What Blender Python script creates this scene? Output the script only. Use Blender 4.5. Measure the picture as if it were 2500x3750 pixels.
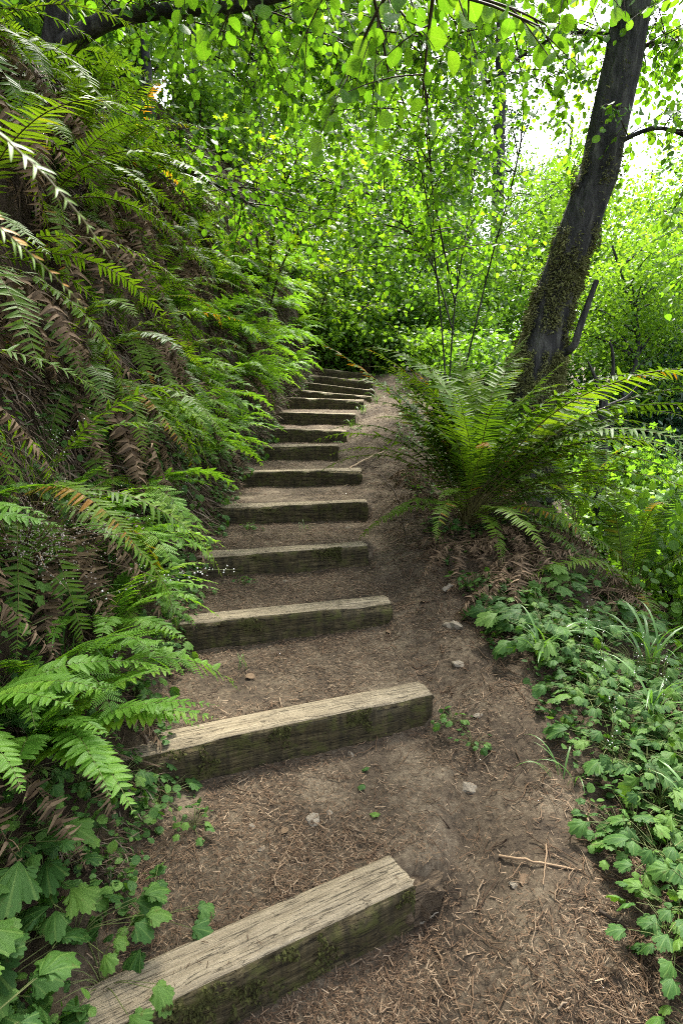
import bpy, math, random
import numpy as np
from mathutils import Vector, Matrix, Euler

for o in list(bpy.data.objects):
    bpy.data.objects.remove(o)
rng = np.random.default_rng(7)
random.seed(7)
scene = bpy.context.scene
C = scene.collection
R = math.radians

# ------------------------------------------------------------------ camera
CAMZ = 1.62
PITCH = R(10.2)
cam_data = bpy.data.cameras.new('camera')
cam_data.sensor_fit = 'VERTICAL'
cam_data.sensor_height = 36.0
cam_data.sensor_width = 24.0
cam_data.lens = 20.0
cam_data.clip_start = 0.05
cam_data.clip_end = 1500.0
cam_data.dof.use_dof = True
cam_data.dof.focus_distance = 3.2
cam_data.dof.aperture_fstop = 8.0
cam = bpy.data.objects.new('camera', cam_data)
cam.location = (0, 0, CAMZ)
cam.rotation_euler = (R(90) - PITCH, 0, 0)
C.objects.link(cam)
scene.camera = cam

# ------------------------------------------------------------------ light
SUN_EL, SUN_AZ = 58.0, 16.0          # azimuth from +Y (view direction), negative = left
world = bpy.data.worlds.new('World')
scene.world = world
world.use_nodes = True
wn = world.node_tree.nodes
wl = world.node_tree.links
sky = wn.new('ShaderNodeTexSky')
sky.sky_type = 'NISHITA'
sky.sun_disc = False
sky.sun_elevation = R(SUN_EL)
sky.sun_rotation = R(SUN_AZ)
sky.air_density = 1.0
sky.dust_density = 3.0
sky.ozone_density = 1.0
bgn = wn['Background']
hs = wn.new('ShaderNodeHueSaturation')
hs.inputs['Saturation'].default_value = 0.45
wl.new(sky.outputs[0], hs.inputs['Color'])
wl.new(hs.outputs[0], bgn.inputs['Color'])
bgn.inputs['Strength'].default_value = 0.15
sun_d = bpy.data.lights.new('sun', 'SUN')
sun_d.energy = 4.0
sun_d.angle = R(8)
sun_d.color = (1.0, 0.96, 0.88)
sun = bpy.data.objects.new('sun', sun_d)
sd = Vector((math.sin(R(SUN_AZ)) * math.cos(R(SUN_EL)), math.cos(R(SUN_AZ)) * math.cos(R(SUN_EL)), math.sin(R(SUN_EL))))
sun.rotation_euler = sd.to_track_quat('Z', 'Y').to_euler()
sun.location = (-10, 10, 20)
C.objects.link(sun)
scene.view_settings.view_transform = 'Standard'
scene.view_settings.look = 'None'
scene.view_settings.exposure = 2.35
scene.view_settings.gamma = 1.0
scene.view_settings.use_curve_mapping = False
cy = scene.cycles
cy.filter_width = 1.0
cy.max_bounces = 6
cy.diffuse_bounces = 3
cy.glossy_bounces = 2
cy.transmission_bounces = 4
cy.transparent_max_bounces = 4
cy.sample_clamp_indirect = 6.0
cy.use_adaptive_sampling = True
cy.adaptive_threshold = 0.01
cy.use_denoising = False

# ------------------------------------------------------------------ helpers: mesh
class MB:
    """collects vertices, faces, uv and a per-vertex variation value; build() links ONE mesh object"""
    def __init__(s):
        s.V = []; s.L = []; s.S = []; s.U = []; s.A = []; s.M = []; s.n = 0
    def add(s, V, F, uv=None, var=0.5, mat=0):
        V = np.asarray(V, dtype=np.float32).reshape(-1, 3)
        F = np.asarray(F, dtype=np.int32)
        s.V.append(V); s.L.append((F + s.n).ravel())
        s.S.append(np.full(len(F), F.shape[1], dtype=np.int32))
        s.U.append(np.zeros((len(V), 2), np.float32) if uv is None else np.asarray(uv, np.float32))
        s.A.append(np.full(len(V), var, np.float32) if np.isscalar(var) else np.asarray(var, np.float32))
        s.M.append(np.full(len(F), mat, np.int32) if np.isscalar(mat) else np.asarray(mat, np.int32))
        s.n += len(V)
    def mesh(s, name, mats, smooth=True):
        me = bpy.data.meshes.new(name)
        if s.n:
            V = np.concatenate(s.V); L = np.concatenate(s.L); S = np.concatenate(s.S)
            U = np.concatenate(s.U); A = np.concatenate(s.A); M = np.concatenate(s.M)
            me.vertices.add(len(V)); me.vertices.foreach_set('co', V.ravel())
            me.loops.add(len(L)); me.loops.foreach_set('vertex_index', L)
            me.polygons.add(len(S))
            me.polygons.foreach_set('loop_start', np.concatenate([[0], np.cumsum(S)[:-1]]).astype(np.int32))
            me.polygons.foreach_set('material_index', M)
            me.polygons.foreach_set('use_smooth', np.full(len(S), smooth))
            at = me.attributes.new('var', 'FLOAT', 'POINT'); at.data.foreach_set('value', A)
            uvl = me.uv_layers.new(name='UVMap'); uvl.data.foreach_set('uv', U[L].ravel())
            me.update(calc_edges=True)
        for m in (mats if isinstance(mats, (list, tuple)) else [mats]):
            me.materials.append(m)
        return me
    def build(s, name, mats, parent=None, smooth=True):
        return link(name, s.mesh(name, mats, smooth), parent)

def link(name, data, parent=None, mat=None):
    o = bpy.data.objects.new(name, data)
    C.objects.link(o)
    if parent is not None:
        o.parent = parent
    if mat is not None:
        o.matrix_local = mat
    return o
def tag(o, label=None, cat=None, group=None, kind=None):
    if label: o['label'] = label
    if cat: o['category'] = cat
    if group: o['group'] = group
    if kind: o['kind'] = kind
    return o
def thing(name, label, cat, loc=(0, 0, 0), group=None, rz=0.0):
    o = bpy.data.objects.new(name, None)
    o.empty_display_size = 0.1
    C.objects.link(o)
    o.location = loc; o.rotation_euler = (0, 0, rz)
    return tag(o, label, cat, group)
def nrm(a):
    a = np.asarray(a, float)
    return a / np.maximum(np.linalg.norm(a, axis=-1, keepdims=True), 1e-9)
def tube(mb, P, rad, sides=6, var=0.5, mat=0, cap=True, rough=0.0):
    """tapered tube along the polyline P"""
    P = np.asarray(P, float); n = len(P)
    rad = np.broadcast_to(np.asarray(rad, float), (n,))
    T = nrm(np.gradient(P, axis=0))
    ref = np.array([0, 0, 1.0]) if abs(T[:, 2]).mean() < 0.9 else np.array([1.0, 0, 0])
    S = nrm(np.cross(T, ref)); N = np.cross(S, T)
    a = np.arange(sides) / sides * 2 * math.pi
    rr = rad[:, None] * (1 + rough * rng.normal(size=(n, sides)))
    V = P[:, None, :] + rr[..., None] * (np.cos(a)[None, :, None] * S[:, None, :] + np.sin(a)[None, :, None] * N[:, None, :])
    V = V.reshape(-1, 3)
    i, j = np.meshgrid(np.arange(n - 1), np.arange(sides), indexing='ij')
    q = np.stack([i * sides + j, i * sides + (j + 1) % sides, (i + 1) * sides + (j + 1) % sides, (i + 1) * sides + j], -1).reshape(-1, 4)
    u = np.tile(a / (2 * math.pi), n); v = np.repeat(np.linspace(0, 1, n), sides)
    mb.add(V, q, np.stack([u, v], 1), var, mat)
    if cap:
        V2 = np.vstack([V[-sides:], P[-1] + T[-1] * rad[-1] * 0.4])
        mb.add(V2, [[k, (k + 1) % sides, sides] for k in range(sides)], None, var, mat)
def smooth_path(pts, n):
    """Catmull-Rom through the points"""
    P = np.asarray(pts, float)
    P = np.vstack([2 * P[0] - P[1], P, 2 * P[-1] - P[-2]])
    m = len(P) - 3
    t = np.linspace(0, m - 1e-6, n); k = t.astype(int); f = (t - k)[:, None]
    a, b, c, d = P[k], P[k + 1], P[k + 2], P[k + 3]
    return 0.5 * (2 * b + (c - a) * f + (2 * a - 5 * b + 4 * c - d) * f ** 2 + (3 * b - a - 3 * c + d) * f ** 3)
def place(mb, T, pos, axis, normal, scale, var, mat=0):
    """instances of the leaf template T merged into mb"""
    V, F, U = T
    pos = np.asarray(pos, float); N = len(pos)
    if N == 0: return
    Y = nrm(axis); X = nrm(np.cross(Y, normal)); Z = np.cross(X, Y)
    sc = np.broadcast_to(np.asarray(scale, float), (N,))[:, None, None]
    W = pos[:, None, :] + sc * (V[None, :, 0:1] * X[:, None, :] + V[None, :, 1:2] * Y[:, None, :] + V[None, :, 2:3] * Z[:, None, :])
    FF = (F[None] + (np.arange(N) * len(V))[:, None, None]).reshape(-1, F.shape[1])
    mb.add(W.reshape(-1, 3), FF, np.tile(U, (N, 1)), np.repeat(np.broadcast_to(var, (N,)), len(V)), mat)
def leaf_matrix(pos, axis, normal, s):
    Y = nrm(axis); X = nrm(np.cross(Y, normal)); Z = np.cross(X, Y)
    return Matrix(((X[0]*s, Y[0]*s, Z[0]*s, pos[0]), (X[1]*s, Y[1]*s, Z[1]*s, pos[1]), (X[2]*s, Y[2]*s, Z[2]*s, pos[2]), (0, 0, 0, 1)))

# value noise
_perm = np.random.default_rng(3).random((64, 64, 64))
def vnoise(x, y, z=0.0):
    x, y, z = np.broadcast_arrays(np.asarray(x, float), np.asarray(y, float), np.asarray(z, float))
    xi, yi, zi = np.floor(x).astype(int), np.floor(y).astype(int), np.floor(z).astype(int)
    fx, fy, fz = x - xi, y - yi, z - zi
    fx, fy, fz = [f * f * (3 - 2 * f) for f in (fx, fy, fz)]
    g = lambda a, b, c: _perm[(xi + a) % 64, (yi + b) % 64, (zi + c) % 64]
    l = lambda a, b, f: a + (b - a) * f
    return l(l(l(g(0,0,0), g(1,0,0), fx), l(g(0,1,0), g(1,1,0), fx), fy), l(l(g(0,0,1), g(1,0,1), fx), l(g(0,1,1), g(1,1,1), fx), fy), fz) * 2 - 1
def fbm(x, y, z=0.0, o=4):
    r = 0; a = 1.0
    for k in range(o):
        r = r + a * vnoise(np.asarray(x) * 2 ** k + 7.3 * k, np.asarray(y) * 2 ** k + 3.1 * k, np.asarray(z) * 2 ** k); a *= 0.5
    return r
def sstep(a, b, x):
    t = np.clip((np.asarray(x, float) - a) / (b - a), 0, 1); return t * t * (3 - 2 * t)

# ------------------------------------------------------------------ helpers: materials
def newmat(name):
    m = bpy.data.materials.new(name); m.use_nodes = True
    nt = m.node_tree
    for n in list(nt.nodes): nt.nodes.remove(n)
    return m, nt.nodes, nt.links
def ramp(N, stops, interp='LINEAR'):
    r = N.new('ShaderNodeValToRGB'); r.color_ramp.interpolation = interp
    e = r.color_ramp.elements
    while len(e) < len(stops): e.new(0.5)
    for k, (p, c) in enumerate(stops):
        e[k].position = p; e[k].color = (*c, 1)
    return r
def math_n(N, L, op, a, b=None, c=None, clamp=False):
    m = N.new('ShaderNodeMath'); m.operation = op; m.use_clamp = clamp
    for k, v in enumerate((a, b, c)):
        if v is None: continue
        if hasattr(v, 'links') or hasattr(v, 'is_linked'): L.new(v, m.inputs[k])
        else: m.inputs[k].default_value = v
    return m.outputs[0]
def noise_n(N, L, scale, detail=4, rough=0.55, vec=None):
    t = N.new('ShaderNodeTexNoise'); t.inputs['Scale'].default_value = scale
    t.inputs['Detail'].default_value = detail; t.inputs['Roughness'].default_value = rough
    if vec is not None: L.new(vec, t.inputs['Vector'])
    return t.outputs['Fac']
def mixrgb(N, L, fac, a, b):
    m = N.new('ShaderNodeMix'); m.data_type = 'RGBA'
    for k, v in ((0, fac), (6, a), (7, b)):
        if hasattr(v, 'is_linked'): L.new(v, m.inputs[k])
        elif k == 0: m.inputs[0].default_value = v
        else: m.inputs[k].default_value = (*v, 1)
    return m.outputs[2]

def leaf_material(name, stops, trans=0.4, tcol=(1.5, 1.45, 0.6), rough=0.42, spec=0.4, veins='pinnate', nv=9.0, bump=0.25, spots=0.0):
    """leaf: colour varies from leaf to leaf ('var' attribute and object random), light passes through the blade"""
    m, N, L = newmat(name)
    at = N.new('ShaderNodeAttribute'); at.attribute_name = 'var'
    oi = N.new('ShaderNodeObjectInfo')
    v = math_n(N, L, 'ADD', math_n(N, L, 'MULTIPLY', at.outputs['Fac'], 0.6), math_n(N, L, 'MULTIPLY', math_n(N, L, 'SUBTRACT', oi.outputs['Random'], 0.15), 0.6))
    col = ramp(N, stops); L.new(v, col.inputs[0])
    uv = N.new('ShaderNodeUVMap'); sp = N.new('ShaderNodeSeparateXYZ'); L.new(uv.outputs[0], sp.inputs[0])
    ux = math_n(N, L, 'ABSOLUTE', math_n(N, L, 'SUBTRACT', sp.outputs['X'], 0.5))
    if veins == 'pinnate':
        ph = math_n(N, L, 'SUBTRACT', math_n(N, L, 'MULTIPLY', sp.outputs['Y'], nv), math_n(N, L, 'MULTIPLY', ux, nv * 0.9))
        w = math_n(N, L, 'ABSOLUTE', math_n(N, L, 'SUBTRACT', math_n(N, L, 'FRACT', ph), 0.5))
        rib = math_n(N, L, 'LESS_THAN', ux, 0.025)
    else:
        ang = math_n(N, L, 'ARCTAN2', math_n(N, L, 'SUBTRACT', sp.outputs['X'], 0.5), sp.outputs['Y'])
        ph = math_n(N, L, 'MULTIPLY', ang, nv / 3.14159)
        w = math_n(N, L, 'ABSOLUTE', math_n(N, L, 'SUBTRACT', math_n(N, L, 'FRACT', math_n(N, L, 'ADD', ph, 0.5)), 0.5))
        rib = math_n(N, L, 'LESS_THAN', w, 0.045)
    vein = math_n(N, L, 'MAXIMUM', rib, math_n(N, L, 'MULTIPLY', math_n(N, L, 'LESS_THAN', w, 0.07), 0.6))
    cv = mixrgb(N, L, math_n(N, L, 'MULTIPLY', vein, 0.3), col.outputs[0], (0.20, 0.30, 0.07))
    if spots > 0:
        tc = N.new('ShaderNodeNewGeometry')
        s = noise_n(N, L, 55.0, 3, 0.6, tc.outputs['Position'])
        sm = ramp(N, [(0.62, (0, 0, 0)), (0.72, (1, 1, 1))]); L.new(s, sm.inputs[0])
        cv = mixrgb(N, L, math_n(N, L, 'MULTIPLY', sm.outputs[0], spots), cv, (0.10, 0.065, 0.02))
    p = N.new('ShaderNodeBsdfPrincipled')
    L.new(cv, p.inputs['Base Color'])
    p.inputs['Roughness'].default_value = rough
    p.inputs['Specular IOR Level'].default_value = spec
    b = N.new('ShaderNodeBump'); b.inputs['Strength'].default_value = bump; b.inputs['Distance'].default_value = 0.004
    L.new(w, b.inputs['Height']); L.new(b.outputs[0], p.inputs['Normal'])
    t = N.new('ShaderNodeBsdfTranslucent')
    mul = N.new('ShaderNodeMix'); mul.data_type = 'RGBA'; mul.blend_type = 'MULTIPLY'; mul.inputs[0].default_value = 1.0
    L.new(cv, mul.inputs[6]); mul.inputs[7].default_value = (*tcol, 1)
    L.new(mul.outputs[2], t.inputs['Color'])
    mx = N.new('ShaderNodeMixShader'); mx.inputs[0].default_value = trans
    L.new(p.outputs[0], mx.inputs[1]); L.new(t.outputs[0], mx.inputs[2])
    out = N.new('ShaderNodeOutputMaterial'); L.new(mx.outputs[0], out.inputs[0])
    return m

def plain(name, c1, c2, scale=20.0, rough=0.85, bump=0.4, dist=0.01, var=0.0, detail=6, stretch=None, spec=0.25, c3=None):
    """noise-mixed opaque surface; 'var' attribute may shift the colour"""
    m, N, L = newmat(name)
    tc = N.new('ShaderNodeTexCoord'); vec = tc.outputs['Object']
    if stretch:
        mp = N.new('ShaderNodeMapping'); mp.inputs['Scale'].default_value = stretch; L.new(vec, mp.inputs[0]); vec = mp.outputs[0]
    f = noise_n(N, L, scale, detail, 0.62, vec)
    fr = ramp(N, [(0.32, (0, 0, 0)), (0.68, (1, 1, 1))]); L.new(f, fr.inputs[0])
    fac = fr.outputs[0]
    if var > 0:
        at = N.new('ShaderNodeAttribute'); at.attribute_name = 'var'
        fac = math_n(N, L, 'ADD', math_n(N, L, 'MULTIPLY', fac, 1 - var), math_n(N, L, 'MULTIPLY', at.outputs['Fac'], var))
    if c3 is not None:
        col = ramp(N, [(0.0, c1), (0.55, c2), (1.0, c3)]); L.new(fac, col.inputs[0]); c = col.outputs[0]
    else:
        c = mixrgb(N, L, fac, c1, c2)
    p = N.new('ShaderNodeBsdfPrincipled'); L.new(c, p.inputs['Base Color'])
    p.inputs['Roughness'].default_value = rough; p.inputs['Specular IOR Level'].default_value = spec
    b = N.new('ShaderNodeBump'); b.inputs['Strength'].default_value = bump; b.inputs['Distance'].default_value = dist
    f2 = noise_n(N, L, scale * 2.7, 5, 0.65, vec)
    L.new(math_n(N, L, 'ADD', f, math_n(N, L, 'MULTIPLY', f2, 0.5)), b.inputs['Height']); L.new(b.outputs[0], p.inputs['Normal'])
    out = N.new('ShaderNodeOutputMaterial'); L.new(p.outputs[0], out.inputs[0])
    return m

M = {}
M['soil'] = plain('path soil', (0.085, 0.060, 0.036), (0.21, 0.155, 0.095), 9.0, 0.95, 0.7, 0.02, c3=(0.27, 0.21, 0.135))
M['bank'] = plain('bank soil', (0.014, 0.010, 0.006), (0.055, 0.038, 0.022), 7.0, 0.95, 1.0, 0.05)
M['forest_floor'] = plain('forest floor', (0.025, 0.03, 0.012), (0.07, 0.065, 0.03), 3.0, 0.95, 1.0, 0.05)
def terrain_material():
    m, N, L = newmat('forest soil')
    tc = N.new('ShaderNodeTexCoord'); vec = tc.outputs['Object']
    at = N.new('ShaderNodeAttribute'); at.attribute_name = 'var'
    f = noise_n(N, L, 5.0, 8, 0.66, vec); f2 = noise_n(N, L, 45.0, 8, 0.78, vec)
    mixf = math_n(N, L, 'ADD', math_n(N, L, 'MULTIPLY', f, 0.5), math_n(N, L, 'MULTIPLY', f2, 0.5))
    cs = []
    for st in ([(0.36, (0.018, 0.013, 0.009)), (0.5, (0.070, 0.052, 0.033)), (0.64, (0.165, 0.132, 0.088))],
               [(0.35, (0.016, 0.013, 0.007)), (0.5, (0.045, 0.033, 0.018)), (0.68, (0.075, 0.065, 0.026))],
               [(0.35, (0.010, 0.007, 0.004)), (0.5, (0.030, 0.020, 0.011)), (0.68, (0.060, 0.042, 0.024))]):
        r = ramp(N, st); L.new(mixf, r.inputs[0]); cs.append(r.outputs[0])
    w = math_n(N, L, 'ADD', at.outputs['Fac'], math_n(N, L, 'MULTIPLY', math_n(N, L, 'SUBTRACT', f2, 0.5), 0.22))
    m1 = math_n(N, L, 'MULTIPLY', w, 2.0, clamp=True)
    m2 = math_n(N, L, 'SUBTRACT', math_n(N, L, 'MULTIPLY', w, 2.0), 1.0, clamp=True)
    c = mixrgb(N, L, m2, mixrgb(N, L, m1, cs[0], cs[1]), cs[2])
    p = N.new('ShaderNodeBsdfPrincipled'); L.new(c, p.inputs['Base Color']); p.inputs['Roughness'].default_value = 0.95; p.inputs['Specular IOR Level'].default_value = 0.2
    b = N.new('ShaderNodeBump'); b.inputs['Strength'].default_value = 0.8; b.inputs['Distance'].default_value = 0.02
    L.new(mixf, b.inputs['Height']); L.new(b.outputs[0], p.inputs['Normal'])
    out = N.new('ShaderNodeOutputMaterial'); L.new(p.outputs[0], out.inputs[0])
    return m
M['terrain'] = terrain_material()
def timber_material(name, face):
    """sawn timber: fine grain along X, dirt blotches, checks; the face is stained and mossy"""
    m, N, L = newmat(name)
    tc = N.new('ShaderNodeTexCoord'); vec = tc.outputs['Object']
    def mp(sc):
        q = N.new('ShaderNodeMapping'); q.inputs['Scale'].default_value = sc; L.new(vec, q.inputs[0]); return q.outputs[0]
    grain = noise_n(N, L, 14.0, 6, 0.6, mp((0.22, 6, 6)))
    fine = noise_n(N, L, 60.0, 4, 0.6, mp((0.25, 4, 4)))
    g = math_n(N, L, 'ADD', math_n(N, L, 'MULTIPLY', grain, 0.6), math_n(N, L, 'MULTIPLY', fine, 0.4))
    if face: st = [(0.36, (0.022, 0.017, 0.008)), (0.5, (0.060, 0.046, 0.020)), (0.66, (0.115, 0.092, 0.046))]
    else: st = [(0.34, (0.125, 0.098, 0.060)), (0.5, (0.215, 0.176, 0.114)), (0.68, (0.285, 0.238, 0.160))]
    cr = ramp(N, st); L.new(g, cr.inputs[0]); c = cr.outputs[0]
    crk = noise_n(N, L, 9.0, 3, 0.5, mp((0.35, 7, 7)))
    ck = ramp(N, [(0.0, (0, 0, 0)), (0.485, (0, 0, 0)), (0.5, (1, 1, 1)), (0.515, (0, 0, 0))]); L.new(crk, ck.inputs[0])
    dirt = noise_n(N, L, 5.0, 8, 0.7, mp((1, 1.6, 1.6)))
    dm = ramp(N, [(0.50, (0, 0, 0)), (0.66, (1, 1, 1))]); L.new(dirt, dm.inputs[0])
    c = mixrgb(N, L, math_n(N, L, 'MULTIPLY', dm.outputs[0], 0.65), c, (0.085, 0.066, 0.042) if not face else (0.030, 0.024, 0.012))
    if face:
        streak = noise_n(N, L, 16.0, 5, 0.65, mp((1.6, 1, 0.25)))
        sm = ramp(N, [(0.45, (0, 0, 0)), (0.62, (1, 1, 1))]); L.new(streak, sm.inputs[0])
        c = mixrgb(N, L, math_n(N, L, 'MULTIPLY', sm.outputs[0], 0.6), c, (0.014, 0.012, 0.007))
        mo = noise_n(N, L, 11.0, 7, 0.7, vec)
        mm_ = ramp(N, [(0.50, (0, 0, 0)), (0.62, (1, 1, 1))]); L.new(mo, mm_.inputs[0])
        c = mixrgb(N, L, math_n(N, L, 'MULTIPLY', mm_.outputs[0], 0.7), c, (0.060, 0.062, 0.014))
    c = mixrgb(N, L, math_n(N, L, 'MULTIPLY', ck.outputs[0], 0.3), c, (0.03, 0.024, 0.015))
    p = N.new('ShaderNodeBsdfPrincipled'); L.new(c, p.inputs['Base Color']); p.inputs['Roughness'].default_value = 0.85; p.inputs['Specular IOR Level'].default_value = 0.2
    b = N.new('ShaderNodeBump'); b.inputs['Strength'].default_value = 0.9; b.inputs['Distance'].default_value = 0.008
    h = math_n(N, L, 'SUBTRACT', math_n(N, L, 'ADD', g, math_n(N, L, 'MULTIPLY', dirt, 0.8)), ck.outputs[0])
    L.new(h, b.inputs['Height']); L.new(b.outputs[0], p.inputs['Normal'])
    out = N.new('ShaderNodeOutputMaterial'); L.new(p.outputs[0], out.inputs[0])
    return m
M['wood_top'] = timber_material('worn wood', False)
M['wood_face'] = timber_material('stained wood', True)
M['wood_end'] = plain('rotten wood', (0.035, 0.025, 0.015), (0.19, 0.135, 0.08), 14.0, 0.9, 1.0, 0.03, stretch=(0.5, 4, 4))
M['moss_dark'] = plain('dark moss', (0.022, 0.024, 0.006), (0.075, 0.075, 0.018), 30.0, 0.95, 0.5, 0.01, var=0.6)
M['moss'] = plain('moss', (0.07, 0.074, 0.022), (0.21, 0.21, 0.078), 30.0, 0.95, 0.5, 0.01, var=0.6)
M['bark'] = plain('dark bark', (0.010, 0.010, 0.012), (0.040, 0.038, 0.036), 11.0, 0.85, 1.0, 0.06, stretch=(1, 1, 0.22), c3=(0.095, 0.092, 0.08))
M['bark_far'] = plain('far bark', (0.02, 0.02, 0.024), (0.05, 0.048, 0.05), 6.0, 0.9, 0.8, 0.03, stretch=(1, 1, 0.2))
M['twig'] = plain('twig bark', (0.022, 0.015, 0.010), (0.06, 0.042, 0.028), 30.0, 0.8, 0.3, 0.003)
M['stem'] = plain('green stem', (0.06, 0.075, 0.02), (0.13, 0.15, 0.045), 30.0, 0.6, 0.2, 0.003)
M['rachis'] = plain('fern stalk', (0.055, 0.045, 0.015), (0.12, 0.11, 0.03), 25.0, 0.6, 0.3, 0.003)
M['dead'] = plain('dry fern', (0.034, 0.023, 0.013), (0.13, 0.085, 0.047), 12.0, 0.85, 0.3, 0.004, var=0.75, c3=(0.27, 0.185, 0.11))
M['litter'] = plain('dry needles', (0.022, 0.013, 0.007), (0.120, 0.072, 0.038), 8.0, 0.85, 0.2, 0.002, var=0.92, c3=(0.30, 0.225, 0.145))
M['thatch'] = plain('bank thatch', (0.020, 0.013, 0.007), (0.085, 0.055, 0.03), 8.0, 0.9, 0.2, 0.002, var=0.9, c3=(0.20, 0.16, 0.12))
M['stone'] = plain('stone', (0.11, 0.092, 0.066), (0.25, 0.215, 0.16), 22.0, 0.9, 0.5, 0.006)
M['petal'] = plain('white blossom', (0.62, 0.60, 0.54), (0.78, 0.77, 0.72), 30.0, 0.7, 0.1, 0.001)
M['dryflower'] = plain('dry blossom', (0.16, 0.13, 0.10), (0.36, 0.32, 0.28), 30.0, 0.8, 0.1, 0.001)
M['grass'] = leaf_material('grass blade', [(0.0, (0.055, 0.14, 0.025)), (1.0, (0.12, 0.24, 0.05))], 0.35, rough=0.4, veins='pinnate', nv=0.0, bump=0.0)
M['hazel'] = leaf_material('hazel leaf', [(0.0, (0.040, 0.120, 0.012)), (0.5, (0.090, 0.215, 0.017)), (0.85, (0.15, 0.29, 0.022)), (1.0, (0.24, 0.34, 0.025))], 0.55, (1.6, 1.5, 0.5), 0.5, 0.3, nv=8)
M['maple'] = leaf_material('maple leaf', [(0.0, (0.09, 0.22, 0.015)), (0.6, (0.19, 0.34, 0.02)), (1.0, (0.30, 0.38, 0.025))], 0.55, (1.5, 1.4, 0.4), 0.5, 0.3, veins='palmate', nv=5)
M['sword'] = leaf_material('sword fern leaf', [(0.0, (0.032, 0.080, 0.008)), (0.5, (0.075, 0.152, 0.012)), (0.93, (0.14, 0.23, 0.018)), (1.0, (0.30, 0.14, 0.015))], 0.42, (1.7, 1.6, 0.5), 0.5, 0.22, nv=0.0, bump=0.0)
M['lady'] = leaf_material('lady fern leaf', [(0.0, (0.075, 0.185, 0.020)), (0.7, (0.15, 0.31, 0.030)), (1.0, (0.22, 0.36, 0.035))], 0.45, (1.5, 1.45, 0.5), 0.5, 0.3, nv=0.0, bump=0.0)
M['herb'] = leaf_material('lobed herb leaf', [(0.0, (0.018, 0.055, 0.010)), (0.5, (0.045, 0.115, 0.020)), (0.93, (0.115, 0.21, 0.03)), (1.0, (0.26, 0.22, 0.035))], 0.33, (1.5, 1.5, 0.5), 0.6, 0.22, veins='palmate', nv=6, bump=0.18, spots=0.35)
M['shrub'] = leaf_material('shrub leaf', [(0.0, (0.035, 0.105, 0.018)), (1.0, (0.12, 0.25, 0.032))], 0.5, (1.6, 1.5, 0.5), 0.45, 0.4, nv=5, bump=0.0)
M['shrub_dark'] = leaf_material('evergreen leaf', [(0.0, (0.012, 0.045, 0.022)), (1.0, (0.035, 0.10, 0.045))], 0.2, (1.4, 1.5, 0.7), 0.32, 0.6, nv=5, bump=0.0)
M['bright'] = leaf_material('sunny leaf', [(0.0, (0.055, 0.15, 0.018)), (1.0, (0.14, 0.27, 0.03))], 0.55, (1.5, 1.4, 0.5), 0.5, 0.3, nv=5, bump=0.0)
M['conifer'] = leaf_material('conifer spray', [(0.0, (0.05, 0.13, 0.04)), (1.0, (0.14, 0.24, 0.08))], 0.45, (1.5, 1.5, 0.7), 0.5, 0.3, nv=0.0, bump=0.0)

# ------------------------------------------------------------------ terrain
# timber steps: left x, left front y, right x, right front y, top z left, top z right
ST = [(-0.80, 0.98, 0.235, 1.54, 0.16, 0.16), (-0.86, 1.90, 0.43, 2.44, 0.335, 0.33), (-0.98, 2.80, 0.31, 3.24, 0.505, 0.50),
      (-1.05, 3.58, 0.19, 3.92, 0.68, 0.68), (-1.10, 4.53, 0.23, 4.79, 0.85, 0.85), (-1.12, 5.60, 0.21, 5.75, 1.02, 1.02),
      (-1.02, 6.36, -0.03, 6.44, 1.23, 1.22), (-1.06, 7.08, 0.075, 7.18, 1.39, 1.365), (-1.00, 7.84, 0.195, 7.94, 1.585, 1.57),
      (-0.88, 8.60, 0.345, 8.72, 1.80, 1.775), (-0.82, 9.34, 0.505, 9.48, 1.955, 1.835), (-0.68, 10.04, 0.60, 10.20, 2.10, 1.95),
      (-0.58, 10.74, 0.60, 10.90, 2.255, 2.13), (-0.46, 11.42, 0.62, 11.60, 2.42, 2.31)]
S_ = np.array(ST)
sx0, sy0, sx1, sy1, sz0, sz1 = S_.T
yc = (sy0 + sy1) / 2; xc = (sx0 + sx1) / 2; zc = (sz0 + sz1) / 2
slope = (sy1 - sy0) / (sx1 - sx0)
FH = 0.155
def xl(y): return np.interp(y, [0, 1, 2, 2.8, 4.5, 5.7, 6.4, 8, 9.5, 11.5, 13, 20], [-0.60, -0.60, -0.70, -0.90, -1.02, -1.02, -0.93, -0.90, -0.68, -0.42, -0.3, 0.2])
def xr(y): return np.interp(y, [0, 1, 1.8, 2.15, 2.8, 4, 5.7, 7, 8.5, 11, 13, 20], [1.0, 0.95, 0.86, 0.80, 0.70, 0.58, 0.52, 0.58, 0.75, 0.95, 1.3, 3.0])
_ry = np.concatenate([[-30, 0.0, 0.9], yc, [13.0, 20, 40, 300]])
_rz = np.concatenate([[-3.0, -0.22, -0.04], zc - 0.075, [2.45, 3.0, 5.0, 40.0]])
def zramp(y): return np.interp(y, _ry, _rz)
BX = [-1, 0, 0.12, 0.30, 0.5, 0.8, 1.2, 2.0, 3.0, 8.0, 20, 60, 400]
BZ = [0, 0, 0.16, 0.70, 1.45, 2.45, 3.15, 3.9, 4.6, 8.2, 17, 42, 120]
RX = [-1, 0, 0.25, 0.8, 1.5, 3, 8, 15, 30, 60, 400]
RZ = [0, 0, 0.02, 0.06, -0.35, -1.5, -4.4, -7.0, -8.0, -6, 60]
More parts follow.
